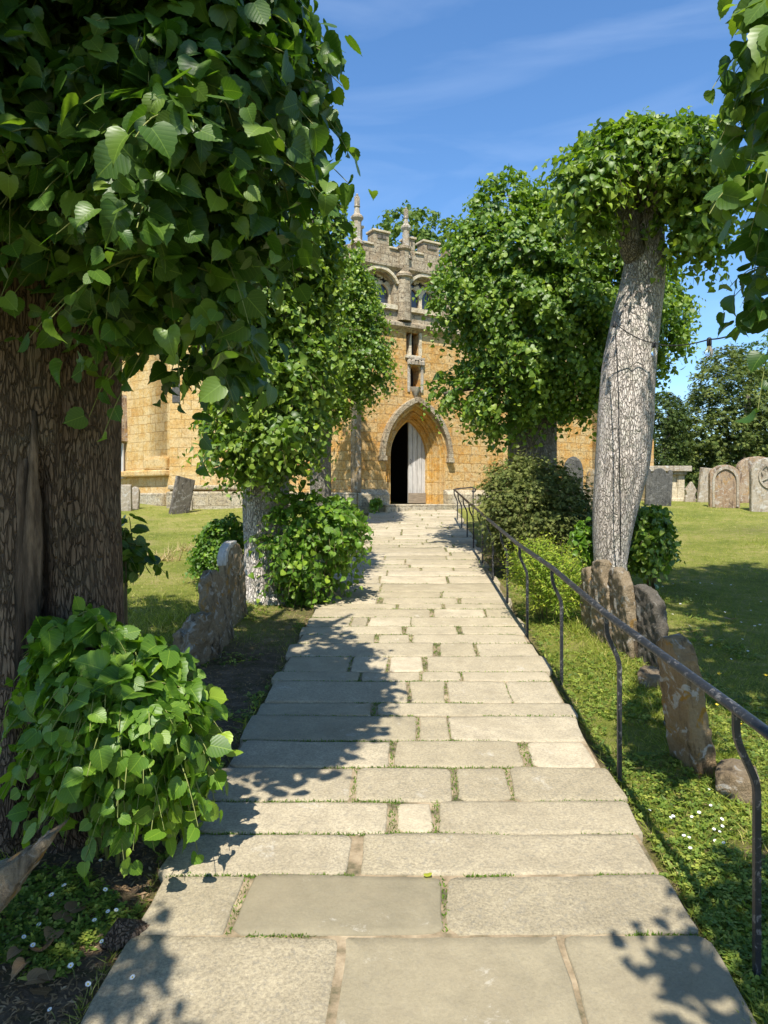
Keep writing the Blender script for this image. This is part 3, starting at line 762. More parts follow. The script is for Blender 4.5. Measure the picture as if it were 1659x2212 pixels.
# strings and cornices
mb = MB()
mb.add([(UL - .12, -.12, ZS + .02), (UR, -.12, ZS + .02), (UR, .02, ZS + .10), (UL - .12, .02, ZS + .10), (UL - .12, -.12, ZS - .05), (UR, -.12, ZS - .05), (UR, .02, ZS - .13), (UL - .12, .02, ZS - .13)],
       [(0,1,2,3), (4,7,6,5), (0,4,5,1), (0,3,7,4), (1,5,6,2)])
part(mb, 'string_course', GREY)
mb = MB()
mb.add([(UL - .1, -.10, ZP + .01), (UR, -.10, ZP + .01), (UR, .02, ZP + .06), (UL - .1, .02, ZP + .06), (UL - .1, -.10, ZP - .04), (UR, -.10, ZP - .04), (UR, .02, ZP - .14), (UL - .1, .02, ZP - .14)],
       [(0,1,2,3), (4,7,6,5), (0,4,5,1), (0,3,7,4), (1,5,6,2)])
part(mb, 'cornice', GREY)
# battlements: pattern in u
mer = [(fu(772), fu(783)), (fu(807), fu(840)), (fu(880), fu(896)), (fu(915), fu(948))]
stp = mer[3][1] - mer[3][0]; gp = mer[3][0] - mer[2][1]
x = mer[3][1] + gp
while x + stp < UR: mer.append((x, x + stp)); x += stp + gp
out = [(UL, ZP + .03), (UR, ZP + .03)]; top = []
x = UR
tl = []
cur = UL
tl.append((UL, ZM if mer[0][0] <= UL + .02 else ZE))
prof = []
for a, b_ in mer:
    a = max(a, UL)
    prof += [(a, ZE), (a, ZM), (b_, ZM), (b_, ZE)]
prof = [p for p in prof]
if prof[0][0] <= UL + .001: prof = prof[1:]
pl_ = [(UR, ZE)] + prof[::-1]
mb = MB(); mb.prism([(UL, ZP + .03), (UR, ZP + .03)] + pl_, .0, .26)
par = part(mb, 'parapet', GREY)
mb = MB(); px0 = UL
for a, b_ in mer:
    a = max(a, UL)
    mb.box(a - .03, b_ + .03, -.035, .29, ZM + .002, ZM + .05)
    if a - px0 > .1: mb.box(px0 + .005, a - .005, -.035, .29, ZE + .002, ZE + .045)
    px0 = b_
sub(mb, 'coping', LIME, par, .008)
mb = MB()
for a, b_ in mer[1:]:
    mb.box(a + .09, b_ - .07, -.02, .004, ZM - .13, ZM - .06)
    sub(mb, 'blind_panel', ST_DARK, par); mb = MB()
# the shaft and pinnacle in the middle
def pinnacle(u, v, z0, z1, ztop, r, ring=None, body=None):
    mb = MB(); H = ztop - z1
    pr = [(r * 1.6, z0), (r * 1.6, z0 + .05), (r, z0 + .1), (r, z1 - .1), (r * 1.5, z1 - .04), (r * 1.5, z1), (r * .75, z1 + .06), (r * .55, z1 + H * .4), (r * .8, z1 + H * .43), (r * .42, z1 + H * .5), (r * .28, z1 + H * .8), (r * .4, z1 + H * .83), (r * .2, z1 + H * .87), (r * .34, z1 + H * .95), (.005, ztop)]
    mb.lathe(pr, (u, v), 8, .4)
    for k in range(4):
        for j in range(6):
            zz = z1 + H * (.48 + j * .06); a = k * math.pi / 2
            mb.box(u + math.cos(a) * r * .45 - .016, u + math.cos(a) * r * .45 + .016, v + math.sin(a) * r * .45 - .016, v + math.sin(a) * r * .45 + .016, zz, zz + .035)
    return mb
uc = fu(871)
mb = MB(); mb.lathe([(.17, ZS + .08), (.16, fz(873, 603)), (.21, fz(873, 601)), (.21, fz(873, 596)), (.13, fz(873, 590)), (.13, fz(873, 545)), (.17, fz(873, 541)), (.17, fz(873, 536)), (.1, fz(873, 533))], (uc, -.02), 8, .39)
sh = part(mb, 'shaft', GREY)
sub(pinnacle(fu(876), -.02, fz(873, 560), fz(873, 490), fz(876, 448), .075), 'pinnacle', ST_PALE, sh)
mb = MB(); mb.box(UL - .12, UL + .03, -.10, .1, BASEZ + .4, ZM - .05)
cb = part(mb, 'corner_buttress', ST_BROWN, None, .015)
sub(pinnacle(UL - .04, -.04, fz(770, 530), fz(770, 470), fz(768, 419), .09), 'pinnacle', ST_PALE, cb)
# doorway mouldings by lofting between the outer and inner arches
prof = [(0, .0), (.04, .06), (.14, .04), (.22, .12), (.30, .12), (.34, .20), (.46, .17), (.54, .25), (.62, .24), (.68, .33), (.80, .31), (.88, .40), (1, .42), (1, .56)]
mb = MB(); vs = []; n_ = len(do)
for t, v in prof:
    for a, b_ in zip(do, di): vs.append((a[0] + (b_[0] - a[0]) * t, v, a[1] + (b_[1] - a[1]) * t))
fs = [(i * n_ + k, i * n_ + k + 1, (i + 1) * n_ + k + 1, (i + 1) * n_ + k) for i in range(len(prof) - 1) for k in range(n_ - 1)]
mb.add(vs, fs); dw = part(mb, 'doorway', OCHRE)
def offs(e): return arch(do[0][0] - e, do[-1][0] + e, fz(833, 985), fz(833, 985), fz(885, 874) + e * 1.1)[1:-1]
a = offs(.05); b_ = offs(.16); mb = MB(); mb.prism(a + b_[::-1], -.10, .02)
for s, x in ((-1, do[0][0] - .1), (1, do[-1][0] + .1)): mb.box(x - .075, x + .075, -.12, .01, fz(833, 985) - .11, fz(833, 985) - .002)
sub(mb, 'hood_mould', GREY, dw, .01)
# door leaf: four planks closing the right half
umd = fu(881, .52); zb = BASEZ + .12; spn = di[1:-1]
def ztop_at(u):
    best = 0
    for (x0, z0), (x1, z1) in zip(di[:-1], di[1:]):
        if min(x0, x1) <= u <= max(x0, x1) and abs(x1 - x0) > 1e-6: best = max(best, z0 + (z1 - z0) * (u - x0) / (x1 - x0))
    return best
ZD = fz(884, 1088, .42)
mb = MB(); npk = 4; wd = (di_u1 + .02 - umd) / npk
for k in range(npk):
    a0 = umd + k * wd + .007; a1 = umd + (k + 1) * wd - .007
    tops = [(a0 + (a1 - a0) * t, max(ztop_at(min(a0 + (a1 - a0) * t, di_u1 - .001)), di[1][1]) + .03) for t in (1, .66, .33, 0)]
    mb.prism([(a0, ZD + .01), (a1, ZD + .01)] + tops, .50 + .004 * (k % 2), .54)
door = part(mb, 'door', OAK, None, .004)
mb = MB(); mb.box(umd - .005, di_u1, .478, .496, ZD + .008, ZD + .24); sub(mb, 'kickboard', KICK, door, .004)
mb = MB(); mb.tube([(umd + .05, .49, ZD + 1.0), (umd + .05, .46, ZD + .98), (umd + .05, .46, ZD + .92), (umd + .05, .49, ZD + .9)], .008, 6); sub(mb, 'handle', PAINT, door)
# dark room behind the door
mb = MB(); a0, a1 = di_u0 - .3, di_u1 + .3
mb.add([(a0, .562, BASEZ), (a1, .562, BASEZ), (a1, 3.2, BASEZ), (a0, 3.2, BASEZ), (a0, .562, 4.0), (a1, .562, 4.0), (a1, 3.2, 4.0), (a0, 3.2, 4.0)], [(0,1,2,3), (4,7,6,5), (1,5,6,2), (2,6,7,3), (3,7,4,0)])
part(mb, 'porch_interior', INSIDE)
# plinth either side and jamb plinths
PZ = fz(840, 1062)
mb = MB()
for a, b_ in ((UL - .05, do[0][0] + .02), (do[-1][0] - .02, UR)):
    mb.add([(a, -.14, BASEZ - .4), (b_, -.14, BASEZ - .4), (b_, .1, BASEZ - .4), (a, .1, BASEZ - .4), (a, -.14, PZ - .07), (b_, -.14, PZ - .07), (b_, .002, PZ + .05), (a, .002, PZ + .05), (a, .1, PZ + .05), (b_, .1, PZ + .05)],
           [(0,1,5,4), (4,5,6,7), (7,6,9,8), (0,4,7,8,3), (1,2,9,6,5)])
part(mb, 'plinth', PLIN)
mb = MB()
mb.add([(di_u0 - .02, -.10, ZD - .3), (di_u0 + .10, -.02, ZD - .3), (di_u0 + .10, .45, ZD - .3), (di_u0 - .02, .45, ZD - .3), (di_u0 - .02, -.10, ZD + .32), (di_u0 + .10, -.02, ZD + .26), (di_u0 + .10, .45, ZD + .26), (di_u0 - .02, .45, ZD + .36)], [(0,1,5,4),(1,2,6,5),(2,3,7,6),(3,0,4,7),(4,5,6,7)])

mb = MB(); mb.box(do[0][0] - .25, do[-1][0] + 1.0, -.42, .5, ZD - .22, ZD - .01); part(mb, 'door_step', PLIN, None, .015)
# two light window: dark backing, pale mullion, frame
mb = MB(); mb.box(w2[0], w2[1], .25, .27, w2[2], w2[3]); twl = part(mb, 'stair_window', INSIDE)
mb = MB(); m0 = w2[0] + (w2[1] - w2[0]) * .30; m1 = w2[0] + (w2[1] - w2[0]) * .52
mb.prism([(m0, w2[2]), (m1, w2[2]), (m1, w2[3]), (m1 - .01, w2[3]), (m0 + .02, w2[3] - .18)], .06, .2); sub(mb, 'mullion', LIME, twl, .01)
mb = MB(); mb.box(w2[0] - .04, w2[1] + .02, -.05, .1, w2[2] - .07, w2[2] - .002); mb.box(w2[0] - .002 + (w2[1] - w2[0]), w2[1] + .06, -.01, .05, w2[2], w2[3]); sub(mb, 'sill', LIME, twl, .008)
# niche
mb = MB(); mb.prism(niloop, .28, .3); nich = part(mb, 'niche', INSIDE)  # dark back sheet stands in for shade inside the recess
mb = MB(); mb.box(ni[0] - .08, ni[0] - .015, -.028, .1, ni[2] - .12, ni[3] + .03); mb.box(ni[1] + .015, ni[1] + .08, -.028, .1, ni[2] - .12, ni[3] + .03)
mb.box(ni[0] - .10, ni[1] + .10, -.06, .05, ni[3] + .12, ni[3] + .17)
mb.lathe([(.10, ni[3] + .10), (.07, ni[3] + .17), (.03, ni[3] + .21)], (.5 * (ni[0] + ni[1]), -.01), 6)
for k in range(5): mb.lathe([(.05, ni[3] + .0), (.055, ni[3] + .08), (.02, ni[3] + .12)], (ni[0] - .05 + k * (ni[1] - ni[0] + .1) / 4, -.04), 6)
mb.lathe([(.02, ni[2] - .25), (.10, ni[2] - .1), (.13, ni[2] - .01)], (.5 * (ni[0] + ni[1]), -.01), 8)
sub(mb, 'canopy', ST_PALE, nich, .008)
# other sides of the porch and the roof, then the nave wings
def wl(name, x0, y0, x1, y1, z0, z1, mat, th=.35, parent=None, holes=None):
    """wall from (x0,y0) to (x1,y1) in plan"""
    ln = math.hypot(x1 - x0, y1 - y0); rot = math.atan2(y1 - y0, x1 - x0); mb = MB()
    mb.holed([(0, z0), (ln, z0), (ln, z1), (0, z1)], holes or [], 0, th, back=True)
    return mb.build(name, mat, church, Vector((x0, y0, 0)), rot), rot, ln
def loc2w(u, v): return (FX + u * C_ - v * S_, FY + u * S_ + v * C_)
cx0, cy0 = loc2w(UL, 0.0)
ex, ey = cx0 - 1.65 * math.cos(R(29.4)), cy0 + 1.65 * math.sin(R(29.4))
wl('side_wall', ex, ey, cx0, cy0, BASEZ - .4, ZS, IRON)
wl('side_upper_wall', ex, ey, cx0 - .003, cy0 + .002, ZS + .002, ZE, GREY)
qx, qy = loc2w(UR, 0); rx, ry = loc2w(UR, 3.4); sx, sy = loc2w(UL - .6, 3.4)
wl('return_wall', qx, qy, rx, ry, BASEZ - .4, ZE, GREY)
mb = MB(); mb.add([(UL, .27, ZP + .1), (UR, .27, ZP + .1), (UR, 3.4, ZP + .3), (UL - .6, 3.4, ZP + .3), (UL - .9, 1.2, ZP + .15)], [(0,1,2,3,4)]); part(mb, 'roof', LEAD)
mb = MB(); mb.box(-.2, 1.7, -.16, 0.0, BASEZ - .4, PZ - .02); mb.build('side_plinth', PLIN, church, Vector((ex, ey, 0)), math.atan2(cy0 - ey, cx0 - ex), False, .03)
# left wing: a flat buttress-like front, and a wall running away to its left with a tall blind recess
LY = 15.75
lx0, lx1 = P(367, 0, LY).x, P(640, 0, LY).x
wl('nave_wall', lx0, LY, lx1 + .3, LY, 1.0, 6.0, PALE, .5)
mb = MB()
for z0, z1, d in ((1.0, P(0, 1062, LY).z, .22), (P(0, 1058, LY).z, P(0, 1048, LY).z, .12)): mb.box(lx0 - .02, lx1 + .3, LY - d, LY + .01, z0, z1)
mb.build('nave_plinth', PLIN, church, Vector((0, 0, 0)), 0, False, .03)
mb = MB(); q0, q1 = P(372, 870, LY), P(389, 820, LY); mb.box(q0.x, q1.x, LY - .015, LY + .01, q0.z, q1.z + .12); mb.build('stone_plaque', ST_SLATE, church, Vector((0, 0, 0)), 0, False, .01)
AW = R(-38); wlen = 4.2
ax, ay = lx0 - wlen * math.cos(AW) , LY + .35 - wlen * math.sin(AW)
def onw(px):   # distance along the angled wall of a pixel column
    a = (px - CX) / FPX
    # point ax + t cos, ay + t sin
    return (a * ay - ax) / (math.cos(AW) - a * math.sin(AW))
def zw(px, py): return EYE + (HOR - py) / FPX * (ay + onw(px) * math.sin(AW))
rec = [(onw(323), zw(340, 985)), (onw(362), zw(340, 985)), (onw(362), zw(340, 620)), (onw(323), zw(340, 620))]
wl('transept_wall', ax, ay, lx0 + .02, LY + .33, 1.0, 5.9, PALE, .5, holes=[rec])
def wpart(mb, name, mat, bevel=0): return mb.build(name, mat, church, Vector((ax, ay, 0)), AW, False, bevel)
mb = MB(); mb.box(rec[0][0], rec[1][0], .3, .34, rec[0][1], rec[2][1])
tr = (rec[1][0] - rec[0][0])
for k in range(3): mb.box(rec[0][0] + tr * (.0 + k * .3), rec[0][0] + tr * (.12 + k * .3), .04 + k * .08, .3, rec[0][1], rec[2][1])
wpart(mb, 'blind_window', OCHRE, .01)
mb = MB(); zc = zw(320, 1023); mb.prism([(0, zc - .07), (onw(366), zc - .07), (onw(366), zc + .07), (0, zc + .07)], -.16, .02); mb.box(onw(317), onw(366), -.1, .02, zc + .075, zw(340, 990)); wpart(mb, 'wall_string', PALE, .03)
mb = MB(); mb.box(0, onw(366), -.2, .02, 1.0, zw(320, 1065)); wpart(mb, 'wall_plinth', PLIN, .04)
mb = MB(); h0, h1 = onw(238), onw(273)
for k in range(6): mb.box(h0 + (h1 - h0) * k / 6 + .01, h0 + (h1 - h0) * (k + 1) / 6 - .01, -.09, -.05, zw(265, 1020), zw(265, 958))
mb.box(h0 - .05, h1 + .03, -.12, -.02, zw(265, 1034), zw(265, 1021)); wpart(mb, 'hatch_shutter', OAK, .005)
mb = MB(); mb.prism([(h0 - .1, zw(265, 955)), (h1 + .06, zw(265, 955)), (h1 + .02, zw(265, 855)), (h0 - .1, zw(265, 855))], -.30, .02); wpart(mb, 'hatch_roof', ST_RED, .01)
# right wing: nave wall far right with one traceried window and a stepped buttress
RY = 20.2
rx0, rx1 = P(1000, 0, RY).x, P(1392, 0, RY).x
hw0, hw1 = P(1243, 0, RY).x - rx0, P(1283, 0, RY).x - rx0; zh0, zh1 = P(0, 1000, RY).z, P(0, 870, RY).z
rwin = arch(hw0, hw1, zh0, zh1 - .4, zh1, 8)
ztopw = P(0, 865, RY).z + .3
wl('aisle_wall', rx0, RY, rx1, RY, 1.2, ztopw, IRON, .5, holes=[rwin])
mb = MB(); lp = arch(hw0 - .01, hw1 + .01, zh0, zh1 - .4, zh1 + .01, 8); mw = (hw1 - hw0)
hol = [arch(hw0 + .06, hw0 + mw * .5 - .05, zh0 + .08, zh1 - .75, zh1 - .45, 5), arch(hw0 + mw * .5 + .05, hw1 - .06, zh0 + .08, zh1 - .75, zh1 - .45, 5)]
mb.holed(lp, hol, .18, .28); aw = mb.build('window', OCHRE, church, Vector((rx0, RY, 0)), 0)
mb = MB(); mb.prism(lp, .26, .27); sub(mb, 'pane', WGLASS, aw)
mb = MB(); b0, b1 = P(1372, 0, RY - .5).x, P(1413, 0, RY - .5).x
mb.box(b0, b1, RY - .5, RY + .02, 1.2, P(0, 955, RY).z); mb.prism([(b0, P(0, 955, RY).z), (b1, P(0, 955, RY).z), (b1 - .12, P(0, 938, RY).z), (b0, P(0, 938, RY).z)], RY - .5, RY + .02); mb.box(b0, b1 - .12, RY - .4, RY + .02, P(0, 938, RY).z, P(0, 900, RY).z)
mb.box(b0 - .05, b1 + .05, RY - .6, RY + .02, 1.2, P(0, 1010, RY).z)
mb.build('aisle_buttress', IRON, church, Vector((0, 0, 0)), 0, False, .02)

# ------------------------------------------------------------------ gravestones
def shape(kind, w_, h):
    if kind == 'round': return [(-w_/2, 0), (w_/2, 0), (w_/2, h*.78)] + [(w_/2*math.cos(a), h*.78 + h*.22*math.sin(a)) for a in np.linspace(.2, math.pi-.2, 9)] + [(-w_/2, h*.78)]
    if kind == 'shoulder': return [(-w_/2, 0), (w_/2, 0), (w_/2, h*.80), (w_*.40, h*.84), (w_*.34, h*.82)] + [(w_*.32*math.cos(a), h*.82 + h*.18*math.sin(a)) for a in np.linspace(.15, math.pi-.15, 9)] + [(-w_*.34, h*.82), (-w_*.40, h*.84), (-w_/2, h*.80)]
    if kind == 'lobed':
        p = [(-w_/2, 0), (w_/2, 0)]
        for c, r, z, in ((.41, .09, .84), (0, .27, .82), (-.41, .09, .84)):
            p += [(w_*(c + r*math.cos(a)), h*z + h*(r*.62 if r > .1 else .12)*math.sin(a)) for a in np.linspace(.1, math.pi-.1, 7)]
        return p
    if kind == 'rough': return [(-w_/2, 0), (w_/2, 0), (w_*.48, h*.6), (w_*.42, h*.85), (w_*.2, h*.97), (-w_*.1, h), (-w_*.35, h*.93), (-w_*.5, h*.7)]
    if kind == 'broken': return [(-w_/2, 0), (w_/2, 0), (w_*.5, h*.75), (w_*.3, h*.80), (w_*.22, h), (-w_*.15, h*.96), (-w_*.3, h*.78), (-w_*.5, h*.72)]
    if kind == 'gable': return [(-w_/2, 0), (w_/2, 0), (w_*.45, h*.4), (w_*.36, h*.45), (w_*.5, h*.66), (0, h), (-w_*.5, h*.66), (-w_*.36, h*.45), (-w_*.45, h*.4)]
    return [(-w_/2, 0), (w_/2, 0), (w_/2, h), (-w_/2, h)]
tex = bpy.data.textures.new('stone_rough', 'CLOUDS'); tex.noise_scale = .05; tex.noise_depth = 6
GS = 'old gravestones standing in the churchyard'
def stone(label, px, pyb, pyt, wpx, kind, mat, Y=None, rotz=0., leanx=0., leany=0., th=.09, rough=.012, vox=.014, w_=None, cat='gravestone', name='gravestone', group=GS, sink=.12, extra=None):
    Y = Y or yy(pyb); x = (px - CX) / FPX * Y; g = gzf(x, Y)
    h = EYE + (HOR - pyt) / FPX * Y - g; w_ = w_ or wpx / FPX * Y
    mb = MB(); pts = shape(kind, w_, h + sink); mb.prism(pts, -th/2, th/2)
    e = empty(name, (x, Y, g), label, cat, group) if extra else None
    o = mb.build('slab' if extra else name, mat)
    if e: o.parent = e; o.location = (0, 0, -sink); e.rotation_euler = (leanx, leany, rotz)
    else: tag(o, label, cat, group); o.location = (x, Y, g - sink); o.rotation_euler = (leanx, leany, rotz)
    rm_ = o.modifiers.new('remesh', 'REMESH'); rm_.mode = 'VOXEL'; rm_.voxel_size = vox; rm_.use_smooth_shade = True
    dm = o.modifiers.new('rough', 'DISPLACE'); dm.texture = tex; dm.strength = rough; dm.mid_level = .5; dm.texture_coords = 'GLOBAL' if False else 'LOCAL'
    if extra:
        extra(e, w_, h, th)
        for ch in e.children: ch.rotation_euler = o.rotation_euler
    return o
# left of the path
stone('dark leaning slab gravestone on the lawn in front of the pale church wall', 384, 1101, 1030, 36, 'plain', ST_DARK, 14.6, R(48), 0, R(12), .10, w_=.42)
stone('short pale gravestone at the church wall beside the big tree trunk', 272, 1098, 1047, 26, 'plain', ST_PALE, 14.9, 0, R(3), 0, .1)
stone('small capped pale gravestone between leaning dark slab and big tree trunk', 291, 1092, 1051, 18, 'round', ST_PALE, 15.3, 0, 0, R(2), .1)
stone('small white stub of stone against the church wall right of the leaning slab', 410, 1097, 1080, 12, 'plain', ST_PALE, 15.3, 0, 0, 0, .1)
def cap(e, w_, h, th):
    an_ = np.linspace(math.pi * 1.02, math.pi * .40, 9)
    q_ = lambda f: [(w_/2*f*math.cos(a), h*.76 + h*.245*f*math.sin(a)) for a in an_]
    inn = [(x + .012*math.sin(k*2.1), z + .012*math.cos(k*1.7)) for k, (x, z) in enumerate(q_(.80))]
    mb = MB(); mb.prism(q_(1.035)[::-1] + inn, -th*.54, th*.54)
    o = mb.build('lichen_crust', WLICH); o.parent = e
    r = o.modifiers.new('remesh', 'REMESH'); r.mode = 'VOXEL'; r.voxel_size = .006; r.use_smooth_shade = True
stone('tall worn slab with white lichen cap leaning beside the middle left tree', 510, 1345, 1170, 40, 'round', ST_BROWN, 6.1, R(84), R(-4), R(-2), .07, w_=.5, rough=.03, extra=cap)
stone('ragged brown slab with flaked face leaning in front of the lichen capped slab', 478, 1395, 1226, 60, 'rough', ST_BROWN, 5.45, R(72), R(0), R(-4), .10, w_=.5, rough=.05, th_=None) if False else \
stone('ragged brown slab with flaked face leaning in front of the lichen capped slab', 482, 1400, 1228, 60, 'rough', ST_BROWN, 5.4, R(82), R(-8), R(-3), .08, w_=.42, rough=.04)
stone('low broken stump of brown stone behind the leafy shoots', 425, 1425, 1325, 60, 'broken', ST_BROWN, 5.0, R(60), 0, R(3), .12, w_=.38, rough=.06)
# near left leaning slab
x0 = P(0, 0, 2.05)
mb = MB(); pp = [P(*q, 2.05) for q in ((118, 1800), (0, 1968), (-150, 2130), (-270, 2010), (0, 1876))]; c0 = pp[0]
mb.prism([(q.x - c0.x, q.z - c0.z) for q in pp][::-1], 0, .10)
o = mb.build('gravestone', ST_BROWN); o.location = c0
tag(o, 'heavily leaning grey slab at the near left edge under the large tree', 'gravestone', GS)
r_ = o.modifiers.new('remesh', 'REMESH'); r_.mode = 'VOXEL'; r_.voxel_size = .01; r_.use_smooth_shade = True
d_ = o.modifiers.new('rough', 'DISPLACE'); d_.texture = tex; d_.strength = .022; d_.mid_level = .5
# right of the handrail
stone('pale grooved slab, farthest of the worn stones below the leaning pale trunk', 1283, 1370, 1222, 30, 'broken', ST_BROWN, 5.8, R(-88), R(4), R(-2), .075, w_=.36, rough=.03)
stone('dark topped ragged slab between the grooved slab and the wide mossy slab', 1312, 1372, 1203, 50, 'broken', ST_BROWN, 5.5, R(-84), R(5), R(2), .09, w_=.38, rough=.038)
stone('wide dark mossy slab beside the shaded lawn at right', 1400, 1400, 1262, 80, 'rough', ST_DARK, 5.0, R(-80), R(4), R(2), .085, w_=.46, rough=.03)
stone('brown slab with ridged flaking face behind the middle post of the handrail', 1352, 1385, 1222, 50, 'rough', ST_BROWN, 5.2, R(-86), R(5), R(3), .08, w_=.36, rough=.035)
stone('tilted slab with orange and white lichen right behind the handrail', 1506, 1630, 1368, 90, 'rough', ST_RUST, 3.45, R(-84), R(8), R(-2), .10, w_=.27, rough=.03, vox=.011)
for k, (lab, px, py, w_, d, hh) in enumerate([
    ('low half buried kerb stone in front of the wide mossy slab', 1408, 1475, .30, .15, .08),
    ('low rounded kerb stone at the foot of the orange lichened slab', 1592, 1700, .30, .18, .10),
    ('small half buried rock between the dark slab and the tilted slab', 1462, 1560, .20, .12, .05)]):
    Y = yy(py); x = (px - CX) / FPX * Y; bm = bmesh.new(); bmesh.ops.create_icosphere(bm, subdivisions=4, radius=.5)
    for v in bm.verts:
        p_ = v.co; s = 1 + .16 * float(sn(p_.x * 5, p_.y * 5, p_.z * 5, 40 + k)) + .05 * float(sn(p_.x * 16, p_.y * 16, p_.z * 16, 50 + k))
        q_ = max(abs(p_.x), abs(p_.y), abs(p_.z)) / .5; f = .6 / q_ + .4
        v.co = Vector((p_.x * w_ * s * f, p_.y * d * s * f, p_.z * hh * 2 * s * f))
    me = bpy.data.meshes.new('kerb_stone'); bm.to_mesh(me); bm.free()
    o = link('kerb_stone', me, ST_BROWN, None, (x, Y, gzf(x, Y) + .01), R(60), True); tag(o, lab, 'kerb stone', 'half buried stones beside the handrail')
# far right group
def arch_frame(e, w_, h, th):
    lp = arch(-w_*.36, w_*.36, 0.02, h*.62, h*.9, 8); lo = arch(-w_*.44, w_*.44, 0.02, h*.62, h*.965, 8)
    mb = MB(); mb.prism(lo + lp[::-1], -th/2 - .035, -th/2 + .01); o = mb.build('moulded_frame', ST_PALE); o.parent = e
def cross(e, w_, h, th):
    mb = MB(); cz = h*.66; r = min(w_*.34, h*.24)
    ro = [(r*math.cos(a), cz + r*math.sin(a)) for a in np.linspace(0, 2*math.pi, 28, endpoint=False)]
    ri = [(r*.86*math.cos(a), cz + r*.86*math.sin(a)) for a in np.linspace(0, 2*math.pi, 28, endpoint=False)]
    mb.holed(ro, [ri], -th/2 - .03, -th/2 + .01)
    for k in range(4):
        a = k*math.pi/2; q = lambda x, z: (x*math.cos(a) - z*math.sin(a), cz + x*math.sin(a) + z*math.cos(a))
        mb.prism([q(-.015, 0), q(.015, 0), q(r*.42, r*.8), q(0, r*.7), q(-r*.42, r*.8)], -th/2 - .03, -th/2 + .01)
    o = mb.build('cross_in_ring', ST_PALE); o.parent = e
stone('dark round topped slate headstone behind the yew bush', 1238, 1052, 986, 42, 'round', ST_SLATE, 15.0, R(-14), 0, 0, .12, sink=.3)
stone('narrow brown headstone between slate headstone and pale tree trunk', 1274, 1050, 1013, 22, 'round', ST_BROWN, 15.2, 0, 0, R(2), .1, sink=.3)
stone('dark three lobed headstone right of the pale tree trunk', 1420, 1084, 1010, 54, 'lobed', ST_SLATE, 15.9, R(-8), 0, R(3), .12)
stone('tiny gabled headstone right of the chest tomb', 1489, 1072, 1040, 24, 'gable', ST_PALE, 17.6, 0, 0, R(4), .12)
stone('pale leaning headstone partly behind the arched frame headstone', 1522, 1071, 1011, 34, 'plain', ST_PALE, 17.4, 0, 0, R(6), .12)
stone('headstone with a raised arched moulding around its face', 1564, 1089, 1004, 62, 'round', ST_RED, 15.6, R(-6), 0, 0, .14, extra=arch_frame)
stone('tall broad reddish headstone behind the cross headstone', 1634, 1072, 986, 84, 'round', ST_RED, 17.0, 0, 0, 0, .16)
stone('headstone carved with a cross in a ring at the right edge', 1664, 1100, 988, 84, 'round', ST_PALE, 14.8, R(-4), 0, 0, .14, extra=cross)
# chest tomb
TY = 18.0; t0, t1 = P(1385, 0, TY).x, P(1487, 0, TY).x; zt0 = gzf(t0, TY); zl = P(0, 1012, TY).z
ct = empty('chest_tomb', ((t0 + t1) / 2, TY + .4, zt0), 'pale chest tomb with panelled sides and a flat slab lid behind the three lobed headstone', 'tomb')
mb = MB(); hw = (t1 - t0) / 2 - .12; mb.box(-hw, hw, -.40, .40, -.1, zl - zt0 - .1)
for sx_ in (-1, 0, 1): mb.box(sx_ * (hw - .08) - .09, sx_ * (hw - .08) + .09, -.44, .44, -.1, zl - zt0 - .12)
mb.box(-hw - .04, hw + .04, -.46, .46, -.1, .06)
mb.build('base', LIME, None, None, 0, False, .01).parent = ct
mb = MB(); mb.box(-hw - .05, hw + .05, -.5, .5, zl - zt0 - .16, zl - zt0 - .08); mb.box(-hw - .14, hw + .14, -.58, .58, zl - zt0 - .08, zl - zt0 + .06)
mb.build('lid', ST_PALE, None, None, 0, False, .015).parent = ct

# ------------------------------------------------------------------ handrail
feet = [(1.113, 2.12), (1.104, 3.33), (1.155, 4.62), (1.146, 5.68), (1.171, 6.74), (1.20, 7.82), (1.235, 8.9), (1.26, 10.0), (1.30, 11.1), (1.335, 12.2), (1.375, 13.3)]
feet = [(1.10, .9)] + feet
def railz(y): return .822 + .0702 * y
hr = empty('handrail', (1.1, 2.12, gzf(1.1, 2.12)), 'black iron handrail on cranked posts climbing beside the right edge of the path', 'handrail')
rail_pts = [(x - .062, y, railz(y)) for x, y in feet]
def bar(pts, hx, hz, round_=True):
    mb = MB(); vs = []; prof = [(-1, -.6), (-.7, -1), (.7, -1), (1, -.6), (1, .3), (.6, .85), (0, 1), (-.6, .85), (-1, .3)] if round_ else [(-1, -1), (1, -1), (1, 1), (-1, 1)]
    n = len(prof)
    for i, p_ in enumerate(pts):
        p_ = Vector(p_); t = (Vector(pts[min(i + 1, len(pts) - 1)]) - Vector(pts[max(i - 1, 0)])).normalized()
        if abs(t.z) > .5: a = Vector((1, 0, 0)) - t * t.x; a.normalize(); b = Vector((0, 1, 0))
        else: a = t.cross(Vector((0, 0, 1))).normalized(); b = a.cross(t)
        vs += [p_ + a * u * hx + b * v_ * hz for u, v_ in prof]
    fs = [(i * n + k, i * n + (k + 1) % n, (i + 1) * n + (k + 1) % n, (i + 1) * n + k) for i in range(len(pts) - 1) for k in range(n)]
    fs += [tuple(range(n))[::-1], tuple((len(pts) - 1) * n + k for k in range(n))]
    mb.add(vs, fs); return mb
fine = []
for i in range(len(rail_pts) - 1):
    a = Vector(rail_pts[i]); b_ = Vector(rail_pts[i + 1])
    for k in range(4): fine.append(a.lerp(b_, k / 4))
fine.append(Vector(rail_pts[-1])); le = Vector(rail_pts[-1])
mb = bar(fine, .018, .012); mb.build('rail', PAINT, hr, (0, 0, 0), 0, True)
